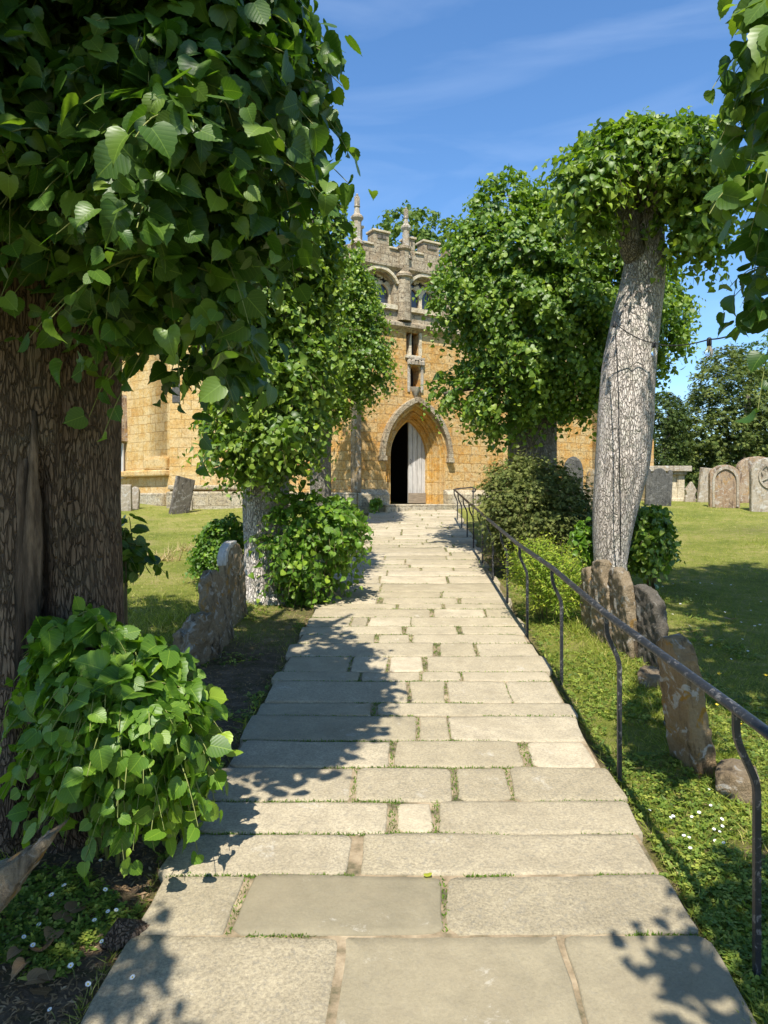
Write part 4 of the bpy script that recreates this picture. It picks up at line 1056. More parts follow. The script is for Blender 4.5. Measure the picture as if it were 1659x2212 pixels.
# level return with a scroll at the far end
ret = [le + Vector((.0, .0, .0)), le + Vector((.12, .02, .02)), le + Vector((.36, .03, .035))]
for k in range(1, 15):
    a = k / 14 * 4.6; r = .055 * (1 - k / 20); ret.append(le + Vector((.36 + math.sin(a) * r, .03, .035 - .055 + math.cos(a) * r)))
mb = bar(ret, .012, .012, False); mb.build('scroll', PAINT, hr, (0, 0, 0), 0, False)
for i, (x, y) in enumerate(feet):
    zr = railz(y) - .008; g = gzf(x, y) - .1; xi = x - .062; c = []
    c += [(xi, y, zr), (xi, y, zr - .055)]
    for k in range(1, 8):
        t = k / 8; s = t * t * (3 - 2 * t); c.append((xi + .062 * s, y, zr - .055 - .19 * t))
    c += [(x, y, zr - .25), (x, y, g)]
    bar(c, .0098, .0098, False).build('post', PAINT, hr, (0, 0, 0), 0, False, .002)
p_ = le + Vector((.36, .03, 0)); bar([(p_.x, p_.y, p_.z + .02), (p_.x, p_.y, gzf(p_.x, p_.y) - .1)], .011, .011, False).build('post', PAINT, hr, (0, 0, 0))

# ------------------------------------------------------------------ trees
def tree(label, base, group='pollarded lime trees lining the path', name='lime_tree', cat='tree'):
    return empty(name, (base[0], base[1], gzf(base[0], base[1])), label, cat, group)
# near left
b1 = (P(98, 0, 3.1).x, 3.1)
t1 = tree('huge nearest lime tree at the left edge with split brown trunk and dark overhanging leaves', b1)
g1 = gzf(*b1)
st = [((b1[0] - .02, 3.1, g1 - .15), .56), ((b1[0], 3.1, g1 + .10), .40), ((b1[0] + .01, 3.1, g1 + .6), .325), ((b1[0], 3.1, 1.6), .315), ((b1[0] - .02, 3.1, 2.5), .34), ((b1[0] - .05, 3.12, 3.4), .30), ((b1[0] - .05, 3.15, 4.2), .16)]
link('trunk', trunk_mesh('trunk', st, 96, .028, 2, [(4.35, .13, .2, 1.8, .45), (4.0, .10, .9, 2.3, .16)], 16), BARK_BROWN, t1, (0, 0, 0), 0, True)
mb = MB()
c0 = P(38, 1000, 2.80)
for k in range(5):
    pts = []; 
    for j in range(9):
        t = j / 8; pts.append((c0.x + .02 * math.sin(k * 2 + j * .8) + .013 * k + .05 * t, 2.80 + .015 * math.sin(k * 3.) - .015 * t, 1.85 - t * 1.35 + .1 * math.sin(k * 5)))
    mb.tube(pts, [.006 + .02 * math.sin(math.pi * min(1, (j + .5) / 9)) for j in range(9)], 7)
mb.build('splintered_heartwood', WOODDARK, t1, (0, 0, 0), 0, True)
mb = MB()
for dx, dy, dz, r in ((-.9, .3, 1.6, .1), (.7, .4, 1.7, .09), (.25, -.9, 1.3, .07), (-.5, -.7, 1.5, .08), (.2, .8, 1.8, .08)):
    a = Vector((b1[0], 3.12, 3.1)); mb.tube([a, a + Vector((dx * .4, dy * .4, dz * .35)), a + Vector((dx, dy, dz * .75)), a + Vector((dx * 1.2, dy * 1.2, dz))], [r, r * .8, r * .5, r * .2], 8)
mb.build('limbs', BARK_BROWN, t1, (0, 0, 0), 0, True)
pT1 = [(-700, -480), (0, -480), (200, -330), (480, -160), (590, 0), (632, 55), (610, 90), (645, 170), (672, 205), (645, 245), (590, 262), (605, 330), (622, 372), (575, 390), (505, 440), (515, 510), (560, 575), (520, 590), (470, 585), (440, 640), (488, 790), (455, 800), (430, 760), (400, 730), (360, 735), (310, 670), (270, 620), (220, 550), (150, 530), (80, 500), (30, 420), (-60, 410), (-300, 520), (-700, 540)]
p, o_ = poly_sample(pT1, 2900, 2.95, .72, 200, .6, .2, 3, 7, .0)
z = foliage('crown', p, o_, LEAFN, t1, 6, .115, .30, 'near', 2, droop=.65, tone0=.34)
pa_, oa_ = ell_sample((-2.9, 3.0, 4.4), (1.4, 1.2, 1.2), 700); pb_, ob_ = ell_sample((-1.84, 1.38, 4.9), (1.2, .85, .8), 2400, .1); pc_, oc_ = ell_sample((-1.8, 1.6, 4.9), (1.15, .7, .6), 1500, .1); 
p = np.concatenate([pa_, pb_, pc_]); o_ = np.concatenate([oa_, ob_, oc_]); foliage('upper_shade_crown', p, o_, LEAFN, t1, 6, .12, .35, 'mid', False)  # unseen dense leaf masses added overhead to shade the near crown and path

# middle left
b2 = (P(575, 0, 7.0).x, 7.0); g2 = gzf(*b2)
t2 = tree('middle left lime tree with white cracked bark at its foot and a leafy column crown', b2)
st = [((b2[0] + .02, 7.0, g2 - .1), .30), ((b2[0] - .02, 7.0, g2 + .12), .215), ((b2[0] - .015, 7.0, g2 + .5), .20), ((b2[0], 7.0, g2 + .95), .235), ((b2[0] + .02, 7.0, g2 + 1.5), .22), ((b2[0] + .12, 7.0, 3.2), .17), ((b2[0] + .22, 7.0, 4.2), .13)]
link('trunk', trunk_mesh('trunk', st, 64, .06, 8), BARK_PALE, t2, (0, 0, 0), 0, True)
mb = MB()
for dx, dy, dz in ((-.5, .1, .8), (.4, -.2, .9), (.1, .4, .7), (-.3, -.4, .5)):
    a = Vector((b2[0] + .15, 7.0, 3.6)); mb.tube([a, a + Vector((dx * .5, dy * .5, dz * .4)), a + Vector((dx, dy, dz))], [.09, .06, .02], 8)
mb.build('limbs', BARK_GREY, t2, (0, 0, 0), 0, True)
pT2 = [(395, 650), (400, 560), (430, 480), (500, 420), (600, 395), (680, 385), (700, 400), (722, 425), (732, 460), (732, 510), (715, 590), (700, 690), (712, 780), (700, 850), (685, 900), (695, 950), (668, 990), (630, 1030), (590, 1020), (550, 1030), (510, 1005), (478, 1008), (458, 985), (445, 950), (455, 905), (485, 870), (470, 790), (430, 730), (400, 690)]
p, o_ = poly_sample(pT2, 2100, 7.0, .72, 110, .62, .2, 21, 9, .2, .015)
foliage('crown', p, o_, LEAF, t2, 7, .088, .26, 'mid', 4, droop=.6, tone0=.5)
# far left
b3 = (P(693, 0, 12.3).x, 12.3); g3 = gzf(*b3)
t3 = tree('farthest left lime tree standing in front of the porch corner', b3)
st = [((b3[0], 12.3, g3 - .1), .24), ((b3[0], 12.3, g3 + .4), .185), ((b3[0] + .01, 12.3, g3 + 1.6), .175), ((b3[0] + .15, 12.3, 4.4), .12)]
link('trunk', trunk_mesh('trunk', st, 40, .06, 12), BARK_GREY, t3, (0, 0, 0), 0, True)
pT3 = [(690, 560), (750, 535), (790, 560), (805, 610), (815, 680), (838, 722), (832, 770), (848, 800), (825, 835), (812, 855), (795, 842), (770, 893), (745, 880), (718, 915), (688, 925), (662, 905), (640, 850), (640, 650)]
p, o_ = poly_sample(pT3, 1700, 12.3, .95, 80, .62, .2, 31, 7, .2, .05)
foliage('crown', p, o_, LEAF, t3, 7, .092, .30, 'mid', False, droop=.6, tone0=.5)
# right leaning
YR = 6.6
t4 = tree('leaning pale barked lime tree on the right with a tufted mushroom shaped crown', (P(1318, 0, YR).x, YR))
g4 = gzf(P(1318, 0, YR).x, YR)
prof4 = [(1322, 1330, 52), (1318, 1280, 38), (1318, 1215, 34), (1325, 1120, 44), (1343, 1000, 57), (1351, 900, 59), (1358, 800, 57), (1373, 700, 52), (1390, 600, 46), (1397, 500, 37), (1402, 430, 31), (1415, 360, 20)]
st = [(P(a, b, YR), r / FPX * YR) for a, b, r in prof4]
link('trunk', trunk_mesh('trunk', st, 80, .045, 15, [(4.9, .10, .9, 4.2, .10), (4.3, .12, 1.1, 2.6, .06)], 8), BARK_PALE, t4, (0, 0, 0), 0, True)
mb = MB()
lim = [P(1388, 590, YR), P(1366, 535, YR - .10), P(1350, 490, YR - .14), P(1347, 440, YR - .12), P(1360, 385, YR - .08), P(1352, 330, YR)]
mb.tube(lim, [.10, .115, .125, .105, .08, .04], 16)
for q in ((1352, 470, .15), (1366, 425, .11), (1408, 400, .17), (1392, 352, .12), (1348, 395, .1)):
    c_ = P(q[0], q[1], YR - .08); mb.lathe([(q[2] * f_, c_.z + (k_ - 3) * q[2] * .3) for k_, f_ in enumerate((.35, .75, .98, 1., .85, .6, .3))], (c_.x, c_.y), 12)
for a, b in (((1402, 430), (1470, 330)), ((1410, 400), (1500, 300)), ((1350, 400), (1300, 320)), ((1352, 420), (1260, 360)), ((1405, 440), (1480, 470))):
    q0 = P(*a, YR); q1 = P(*b, YR + random.uniform(-.3, .3)); mb.tube([q0, q0.lerp(q1, .5) + Vector((0, 0, .06)), q1], [.07, .04, .015], 8)
mb.build('limbs', BARK_GREY, t4, (0, 0, 0), 0, True)
pT4 = [(1205, 375), (1225, 345), (1270, 325), (1305, 285), (1355, 268), (1420, 260), (1480, 262), (1535, 262), (1562, 310), (1572, 390), (1545, 440), (1548, 520), (1530, 540), (1500, 550), (1470, 520), (1450, 450), (1430, 400), (1400, 368), (1360, 352), (1325, 375), (1305, 440), (1312, 500), (1290, 525), (1262, 505), (1225, 440)]
p, o_ = poly_sample(pT4, 1250, YR, .72, 75, .55, .28, 41, 9, .45, .03)
fr_ = (p[:, 1] < YR) & (np.abs((p[:, 0] * FPX / p[:, 1] + CX) - 1385) < 58) & (HOR - (p[:, 2] - EYE) * FPX / p[:, 1] > 345)
p, o_ = p[~fr_], o_[~fr_]
foliage('crown', p, o_, LEAF, t4, 7, .09, .30, 'mid', 3, droop=.6, tone0=.5, jit=.75)
# right middle
Y5 = 9.6
t5 = tree('broad dense lime tree behind the yew bush hanging over the right of the doorway', (P(1152, 0, Y5).x, Y5))
g5 = gzf(P(1152, 0, Y5).x, Y5)
st = [((P(1152, 0, Y5).x, Y5, g5 - .1), .42), ((P(1150, 0, Y5).x, Y5, g5 + .4), .34), ((P(1150, 0, Y5).x, Y5, 2.6), .33), ((P(1165, 0, Y5).x, Y5, 4.0), .26), ((P(1175, 0, Y5).x, Y5, 5.4), .14)]
link('trunk', trunk_mesh('trunk', st, 56, .07, 22), BARK_GREY, t5, (0, 0, 0), 0, True)
mb = MB()
for q in ((1010, 800), (1040, 560), (1300, 650), (1400, 700), (1100, 420), (1250, 430), (960, 850)):
    a = P(1160, 850 if q[1] > 700 else 700, Y5); b = P(q[0], q[1], Y5 + random.uniform(-.5, .5)); mb.tube([a, a.lerp(b, .5) + Vector((0, 0, .15)), b], [.12, .07, .02], 8)
mb.build('limbs', BARK_GREY, t5, (0, 0, 0), 0, True)
pT5 = [(895, 862), (925, 842), (905, 822), (935, 806), (975, 800), (1005, 775), (1000, 735), (965, 712), (935, 700), (925, 655), (920, 620), (948, 575), (960, 520), (985, 480), (1015, 455), (1012, 430), (1050, 385), (1075, 362), (1105, 350), (1135, 372), (1170, 408), (1240, 400), (1290, 420), (1350, 450), (1420, 520), (1480, 610), (1508, 670), (1485, 715), (1475, 760), (1440, 785), (1430, 815), (1405, 830), (1370, 850), (1300, 860), (1275, 905), (1235, 905), (1205, 890), (1190, 925), (1150, 915), (1105, 965), (1080, 975), (1055, 950), (1040, 925), (1015, 900), (995, 935), (985, 900), (960, 868), (930, 868)]
p, o_ = poly_sample(pT5, 4300, Y5, 1.25, 160, .62, .22, 55, 7, .2, .12)
foliage('crown', p, o_, LEAF, t5, 7, .09, .29, 'mid', 6, droop=.6, tone0=.45)
# overhanging tree at the right edge
t8 = tree('lime tree just outside the right edge with leafy shoots hanging into view', (2.75, 1.9)); g8 = gzf(2.75, 1.9)
link('trunk', trunk_mesh('trunk', [((2.75, 1.9, g8 - .1), .4), ((2.75, 1.9, g8 + .5), .32), ((2.75, 1.9, 2.4), .3), ((2.8, 1.95, 4.2), .2)], 40, .06, 30), BARK_PALE, t8, (0, 0, 0), 0, True)
pT8 = [(1700, -300), (1670, -150), (1650, 20), (1625, 110), (1610, 200), (1632, 270), (1612, 340), (1605, 400), (1640, 440), (1655, 490), (1680, 500), (1750, 530), (1800, 300), (1800, -300)]
p, o_ = poly_sample(pT8, 105, 2.35, .45, 190, .6, .25, 61, 7)
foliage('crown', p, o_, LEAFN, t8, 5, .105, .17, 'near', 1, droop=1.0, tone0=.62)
pT8b = [(1665, 600), (1648, 650), (1645, 680), (1700, 700), (1760, 560), (1680, 560)]
p, o_ = poly_sample(pT8b, 22, 2.3, .2, 60, .6, .25, 62, 7)
p2, o2 = ell_sample((3.15, 1.9, 4.7), (1.5, 1.4, 1.1), 3000, .1); p4, o4 = ell_sample((3.95, 3.2, 6.5), (1.95, 1.6, 1.3), 4500, .1); p3, o3 = ell_sample((1.6, .33, 3.0), (1.05, .55, .38), 330, .2)
p2 = np.concatenate([p2, p4]); o2 = np.concatenate([o2, o4])
tag(foliage('lower_shoots', p, o_, LEAFN, t8, 5, .085, .16, 'near', 1, droop=.9, tone0=.4), kind='stuff')
foliage('upper_shade_crown', np.concatenate([p2, p3]), np.concatenate([o2, o3]), LEAFN, t8, 6, .11, .3, 'mid', False)  # unseen leaf masses added out of frame to shade lawn and near path
# behind the camera on the left, throwing the near shade
t0 = tree('lime tree behind the photographer shading the near left corner', (-2.3, -1.2)); g0 = gzf(-2.3, -1.2)
link('trunk', trunk_mesh('trunk', [((-2.3, -1.2, g0 - .1), .42), ((-2.3, -1.2, g0 + .5), .34), ((-2.3, -1.2, 2.4), .3), ((-2.25, -1.1, 4.0), .2)], 32, .06, 33), BARK_BROWN, t0, (0, 0, 0), 0, True)
p, o_ = ell_sample((-2.15, -.1, 3.5), (1.2, .8, .7), 900, .2); pe_, oe_ = ell_sample((-1.72, 1.15, 3.3), (.5, .45, .4), 420, .1); p = np.concatenate([p, pe_]); o_ = np.concatenate([o_, oe_])  # pe_ is an unseen clump added to shade the near left mound
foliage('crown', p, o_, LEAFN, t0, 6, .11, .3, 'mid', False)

# distant trees
def far_tree(label, poly, Y, T, n, mat, kind, size, length, trunk_px, seed, name='tree', group='trees beyond the churchyard', nl=6, tone0=.45, Rpx=60, droop=.5, gap=.1, leafup=.55, bark=BARK_GREY):
    x = P(trunk_px, 0, Y).x; g = gzf(x, Y); e = empty(name, (x, Y, g), label, 'tree', group)
    ztop = P(0, min(q[1] for q in poly), Y).z
    link('trunk', trunk_mesh('trunk', [((x, Y, g - .2), .02 * (ztop - g) + .1), ((x, Y, g + (ztop - g) * .4), .014 * (ztop - g) + .06), ((x + .2, Y, g + (ztop - g) * .85), .05)], 16, .08, seed, None, 4), bark, e, (0, 0, 0), 0, True)
    p, o_ = poly_sample(poly, n, Y, T, Rpx, .6, .2, seed, 9. / (size / .09) , gap)
    foliage('crown', p, o_, mat, e, nl, size, length, kind, False, droop=droop, tone0=tone0, leafup=leafup)
far_tree('leafy green tree rising behind the porch battlements', [(826, 505), (842, 462), (868, 450), (895, 462), (925, 458), (962, 476), (1000, 486), (1060, 520), (1080, 900), (830, 900), (838, 560)], 40, 3.5, 1500, FARL, 'low', .34, .9, 950, 71, tone0=.55)
far_tree('large layered dark yew tree behind the right headstones', [(1452, 1065), (1442, 960), (1450, 905), (1475, 875), (1505, 852), (1500, 822), (1522, 792), (1528, 772), (1562, 757), (1600, 762), (1630, 790), (1670, 820), (1740, 870), (1780, 1065)], 27, 2.8, 4200, YEW, 'yew', .24, .42, 1610, 72, 'yew_tree', nl=5, droop=.25, tone0=.55, gap=.3, leafup=1.1)
far_tree('dark tree at the far right edge behind the layered yew', [(1605, 810), (1598, 765), (1640, 738), (1700, 705), (1850, 760), (1900, 1065), (1650, 1065)], 33, 3.0, 1600, FARL, 'yew', .30, .6, 1740, 73, 'yew_tree', nl=5, tone0=.5, gap=.1)
far_tree('small dark yew tree beside the church buttress left of the layered yew', [(1396, 1065), (1394, 900), (1405, 860), (1432, 850), (1462, 868), (1480, 900), (1490, 1065)], 24.5, 1.2, 1500, YEW, 'yew', .18, .34, 1436, 74, 'yew_tree', nl=5, tone0=.3, gap=.1, leafup=.3)
far_tree('dark hedge like evergreen tree low behind the right headstones', [(1430, 1068), (1440, 985), (1500, 960), (1600, 955), (1700, 950), (1800, 980), (1810, 1068)], 30, 1.5, 1500, YEW, 'yew', .28, .5, 1500, 75, 'yew_tree', nl=5, tone0=.2, gap=.0)

# ------------------------------------------------------------------ bushes and low plants
def bush(label, poly, Y, T, n, mat, kind, size, length, seed, name='shrub', cat='shrub', group=None, nl=6, tone0=.5, Rpx=60, tw=1, stems=9, stem_mat=None, droop=.6, gap=.0, upb=.25, leafup=.55, front=.62, ins=.3):
    pa = np.array(poly, float); xc = P(pa[:, 0].mean(), 0, Y).x
    e = empty(name, (xc, Y, gzf(xc, Y)), label, cat, group)
    p, o_ = poly_sample(poly, n, Y, T, Rpx, front, .2, seed, 9, gap, length * ins)
    p[:, 2] = np.maximum(p[:, 2], gz(p[:, 0], p[:, 1]) + .02)
    foliage('leaves', p, o_, mat, e, nl, size, length, kind, tw, droop=droop, tone0=tone0, upb=upb, leafup=leafup)
    if stems:
        mb = MB(); rs = random.Random(seed)
        for k in range(stems):
            q = p[rs.randrange(len(p))]; b = Vector((xc + (q[0] - xc) * .3, Y + (q[1] - Y) * .3, gzf(xc, Y) - .03)); q = Vector(q)
            mb.tube([b, b.lerp(q, .5) + Vector((0, 0, .05)), q], [size * .09, size * .06, size * .03], 5)
        mb.build('stems', stem_mat or TWIG, e, (0, 0, 0), 0, True)
    return e
bush('mound of large bright lime leaves at the foot of the huge near left trunk', [(95, 1350), (120, 1330), (150, 1305), (190, 1325), (235, 1310), (255, 1370), (310, 1372), (350, 1395), (385, 1440), (395, 1500), (450, 1525), (430, 1580), (425, 1640), (400, 1700), (365, 1690), (320, 1745), (275, 1705), (225, 1750), (170, 1735), (130, 1650), (100, 1630), (80, 1600), (95, 1540), (75, 1470), (100, 1410)], 2.75, .27, 350, LEAFB, 'near', .10, .19, 81, nl=5, Rpx=150, stems=9, stem_mat=SHOOT, tone0=.34, droop=.95, ins=.12)
bush('leafy lime shoots along the path edge to the right of the middle left tree', [(575, 1130), (610, 1080), (650, 1065), (700, 1075), (740, 1090), (768, 1120), (770, 1160), (745, 1195), (720, 1230), (705, 1290), (680, 1305), (640, 1295), (600, 1250), (578, 1190)], 7.0, .42, 480, LEAFB, 'mid', .085, .25, 82, nl=6, tone0=.3, gap=.4, ins=.1)
bush('low dark leafy shoots at the foot of the farthest left tree', [(690, 1080), (720, 1070), (755, 1085), (775, 1100), (780, 1140), (765, 1170), (730, 1180), (700, 1160)], 10.6, .5, 320, LEAF, 'mid', .075, .16, 83, nl=6, tone0=.4)
bush('nettles and small leaved shoots on the lawn left of the middle left tree', [(415, 1210), (430, 1170), (450, 1125), (490, 1112), (520, 1120), (530, 1160), (520, 1200), (490, 1225), (470, 1260), (430, 1255)], 7.5, .4, 420, LEAFB, 'mid', .06, .15, 84, nl=7, tone0=.2)
bush('dark leafy shoots poking out behind the huge left trunk', [(240, 1140), (280, 1125), (310, 1135), (300, 1180), (290, 1230), (250, 1250)], 3.75, .16, 20, LEAF, 'near', .10, .18, 85, nl=5, tone0=.1, stems=4)  # low tone gives these leaves a darker green
yb = bush('rounded dark olive yew bush beside the handrail', [(1062, 1060), (1068, 1035), (1095, 1012), (1140, 1003), (1190, 1012), (1228, 1045), (1265, 1085), (1278, 1130), (1262, 1190), (1230, 1225), (1150, 1220), (1085, 1190), (1065, 1125)], 8.4, .72, 1900, YEWB, 'yew', .085, .27, 86, 'yew_bush', 'bush', nl=7, Rpx=80, tw=3, droop=.3, tone0=.6, ins=0., gap=.1, stem_mat=BARK_BROWN, leafup=.8)
bush('bright leafy shoots between yew bush and leaning pale trunk', [(1240, 1190), (1245, 1140), (1262, 1118), (1285, 1130), (1290, 1200), (1282, 1240), (1255, 1240)], 7.0, .2, 110, LEAFB, 'mid', .085, .14, 87, nl=5, tone0=.3, Rpx=30)
bush('dark leafy shoots at the right foot of the leaning pale trunk', [(1358, 1120), (1378, 1085), (1410, 1092), (1440, 1110), (1450, 1150), (1445, 1200), (1420, 1232), (1380, 1240), (1355, 1200)], 7.1, .34, 260, LEAF, 'mid', .088, .17, 88, nl=6, tone0=.45, Rpx=45)
bush('patch of bright yellow green herbs behind the handrail posts', [(1100, 1215), (1120, 1180), (1150, 1170), (1200, 1185), (1240, 1210), (1265, 1250), (1270, 1310), (1235, 1345), (1180, 1335), (1140, 1300), (1110, 1260)], 6.3, .38, 620, HERB, 'lance', .055, .21, 89, nl=11, tone0=.45, Rpx=60, gap=.3, name='herb_patch', cat='plant', upb=1.2, droop=.1)
bush('small leafy sprig growing against the church plinth left of the step', [(800, 1085), (812, 1075), (822, 1082), (818, 1095), (800, 1100)], 14.6, .2, 40, LEAFB, 'mid', .09, .16, 90, nl=5, tone0=.3, Rpx=10, stems=3)
# straw tufts on the left lawn
rs = random.Random(9)
for k, (px, py, h, lab) in enumerate([(352, 1195, .22, 'tuft of pale dry stalks on the sunny left lawn beside the huge trunk'), (400, 1175, .15, 'smaller tuft of pale dry stalks nearer the nettles')]):
    Y = yy(py) * .93; x = (px - CX) / FPX * Y; n = 60
    pos = np.stack([x + rng.normal(0, .09, n), Y + rng.normal(0, .07, n), np.full(n, gzf(x, Y))], 1)
    tip = rng.normal(size=(n, 3)) * [1, 1, .2] + [0, 0, 1.0]
    me = leaves_mesh('dry_grass_tuft', pos, tip, rng.normal(size=(n, 3)), rng.uniform(.6, 1.2, n) * h, rng.normal(.6, .2, n), 'blade')
    tag(link('dry_grass_tuft', me, DRY), lab, 'grass tuft')

# turf: blades over the lawns, thinning with distance
def scatter(n, xlo, xhi, ylo, yhi, pw=2.0, seed=1):
    r = np.random.default_rng(seed); u = r.random(n)
    e = 1 - pw; y = (ylo ** e + u * (yhi ** e - ylo ** e)) ** (1 / e)
    return np.stack([r.uniform(xlo, xhi, n) , y], 1), r
q, r = scatter(300000, -1, 1, 1.7, 17, 1.75, 5)
x = q[:, 0] * (q[:, 1] * .56 + .3); yv = q[:, 1]; d = x - pathc(yv)
ok = (np.abs(d) > HALF + .015) | ((np.abs(d) > HALF - .05) & (r.random(len(d)) < .15)); so = soil(x, yv)
ok &= (r.random(len(x)) > so * 1.0); ok &= ~((yv > 14.6) & (x > -1.7) & (x < 2.2)); ok &= ~((yv > 15.5) & (x < 0))
x, yv, d, so = x[ok], yv[ok], d[ok], so[ok]; n = len(x)
dryn = sn(x * 1.6, yv * 1.6, 0, 17)
tone = .42 + .22 * dryn + r.normal(0, .17, n) + .45 * (r.random(n) < .14) + .25 * np.exp(-(((x - 1.5) / .35) ** 2 + ((yv - 2.9) / .5) ** 2))
hh = r.uniform(.014, .038, n) * (1 + .06 * yv) * (1 + .35 * (np.abs(np.abs(d) - HALF - .05) < .04)) * (1 + .8 * (d < -1.5) * (yv < 7))
hh = hh * (1 + 1.3 * np.clip(sn(x * 3.3, yv * 3.3, 0, 91) - .45, 0, 1)) * (1 + .9 * np.exp(-((x - 1.62) / .16) ** 2) * (yv < 6))
tip = r.normal(size=(n, 3)) * [.75, .75, .1] + [0, 0, .8]
me = leaves_mesh('turf', np.stack([x, yv, gz(x, yv) - .004], 1), tip, r.normal(size=(n, 3)), hh, tone, 'blade', 1.0)
# widen far blades so they still read
tag(link('turf', me, GRASS), 'short sunlit grass of the churchyard lawns', 'grass', kind='stuff')
q, r = scatter(120000, -1, 1, 1.75, 9, 1.6, 8)
x = q[:, 0] * (q[:, 1] * .56 + .2); yv = q[:, 1]; d = x - pathc(yv)
patch = sn(x * 4, yv * 4, 0, 23) + .5 * sn(x * 11, yv * 11, 0, 24)
ok = ((d > HALF + .04) & (d < 1.95) & (patch > -.75)) | ((d < -HALF - .01) & (d > -1.6) & (patch > np.where(yv < 2.7, .25, 0.)))  | ((d > 1.2) & (patch > .6))
x, yv, d = x[ok], yv[ok], d[ok]; n = len(x)
tip = r.normal(size=(n, 3)) * [1, 1, .25] + [0, 0, .35]
half = r.random(n) < .5
for nm, kd, mk, lab in (('ground_cover', 'clover', half, 'low clover and weeds carpeting the strips beside the path'),):
    m = mk; k = m.sum()
    me = leaves_mesh(nm, np.stack([x[m], yv[m], gz(x[m], yv[m]) + r.uniform(.003, .03, k)], 1), r.normal(size=(k, 3)) * [1, 1, .1], r.normal(size=(k, 3)) * .35 + [0, 0, 1], r.uniform(.010, .024, k) * (1 + .05 * yv[m]), r.normal(.55, .25, k), kd)
    tag(link(nm, me, WEED), lab, 'ground cover', kind='stuff')
m = ~half; k = m.sum()
me = leaves_mesh('low_weeds', np.stack([x[m], yv[m], gz(x[m], yv[m])], 1), tip[m], r.normal(size=(k, 3)) + [0, 0, .6], r.uniform(.018, .052, k), r.normal(.5, .25, k), 'lance')
tag(link('low_weeds', me, WEED), 'small leafy weeds along both edges of the path', 'weeds', kind='stuff')
# leaf litter and twigs on the bare soil
q, r = scatter(14000, -1.9, -.93, 1.7, 7, 1.4, 12); x = q[:, 0] + pathc(q[:, 1]); n = len(x)
me = leaves_mesh('leaf_litter', np.stack([x, q[:, 1], gz(x, q[:, 1]) + .004], 1), r.normal(size=(n, 3)) * [1, 1, .12], r.normal(size=(n, 3)) * .3 + [0, 0, 1], r.uniform(.008, .032, n), r.normal(.5, .35, n), 'lance')
tag(link('leaf_litter', me, DEAD), 'crumbled leaf litter on the bare soil left of the path', 'leaf litter', kind='stuff')

# ------------------------------------------------------------------ daisies, buttercups, single leaves
def flower(petal, centre, npet, pr, name, h=.045, cup=.1):
    mb = MB(); mb.tube([(0, 0, -.01), (.003, .002, h * .5), (0, 0, h)], .0009, 4, 2)
    for k in range(npet):
        a = 2 * math.pi * k / npet; c, s = math.cos(a), math.sin(a); wq = pr * 2.1 / npet
        vs = [(.12 * pr, -wq * .5, 0), (.75 * pr, -wq, cup * pr), (pr, 0, cup * pr * 1.3), (.75 * pr, wq, cup * pr), (.12 * pr, wq * .5, 0)]
        mb.add([(x_ * c - y_ * s, x_ * s + y_ * c, h + z_) for x_, y_, z_ in vs], [(0, 1, 2, 3, 4)], 0)
    mb.lathe([(pr * .30, h - .0005), (pr * .27, h + pr * .14), (pr * .1, h + pr * .2)], (0, 0), 8, 0, 1)
    o = mb.build(name, [petal, centre, SHOOT]); return o
def spread(proto, spots, label, cat, group, seed, lean=.35):
    rs = random.Random(seed)
    for k, (px, py) in enumerate(spots):
        o = proto if k == 0 else proto.copy()
        if k: COL.objects.link(o)
        Y = yy(py + 8); x = (px - CX) / FPX * Y
        s = rs.uniform(.85, 1.2); o.location = (x, Y, gzf(x, Y)); o.scale = (s, s, s * rs.uniform(.6, 1.3)); o.rotation_euler = (rs.uniform(.1, .5) * 1., rs.uniform(-lean, lean), 0)
        tag(o, label, cat, group)
dl = [(218, 1860), (505, 1785), (540, 1738), (545, 1755), (465, 1700), (437, 1855), (236, 1955), (223, 1925), (245, 1965), (144, 1915), (120, 1940), (205, 1985), (254, 2110), (303, 2092), (160, 2085), (75, 2040), (50, 2020), (120, 2175), (235, 2025), (90, 1995), (180, 2130)]
spread(flower(WHITE, YELL, 14, .008, 'daisy'), dl, 'white daisy in the shaded soil and grass left of the path', 'daisy', 'daisies left of the path', 3)
dr = [(1333, 1785), (1360, 1775), (1362, 1758), (1370, 1762), (1348, 1800), (1440, 1760), (1450, 1755), (1497, 1758), (1510, 1762), (1548, 1770), (1540, 1790), (1546, 1810), (1552, 1798), (1560, 1780), (1535, 1735), (1485, 1810), (1480, 1800), (1492, 1835), (1400, 1745), (1135, 1418), (1140, 1425), (1155, 1420), (1165, 1408), (1570, 1830), (1530, 1700)]
spread(flower(WHITE, YELL, 14, .0072, 'daisy'), dr, 'white daisy in the sunny turf strip by the handrail', 'daisy', 'daisies right of the path', 4)
dg = [(x_, y_) for x_, y_ in zip([1385, 1400, 1415, 1430, 1452, 1470, 1490, 1510, 1535, 1560, 1580, 1600, 1622, 1640, 1466, 1500, 1540, 1600, 1630, 1450, 1485, 1575, 1615, 1645, 1390, 1478], [1255, 1262, 1250, 1268, 1258, 1310, 1300, 1255, 1262, 1330, 1262, 1350, 1322, 1362, 1392, 1290, 1405, 1395, 1370, 1340, 1370, 1430, 1420, 1300, 1280, 1450])]
spread(flower(WHITE, YELL, 12, .010, 'daisy'), dg, 'white daisy on the shaded right lawn', 'daisy', 'daisies on the shaded right lawn', 5)
bc = [(1550, 1515), (1535, 1560), (1580, 1625), (1640, 1500)]
spread(flower(YELL, YELL, 5, .011, 'buttercup', .16, .5), bc, 'yellow buttercup on a thin stem beside the tilted lichened slab', 'buttercup', 'buttercups by the tilted slab', 6, .2)
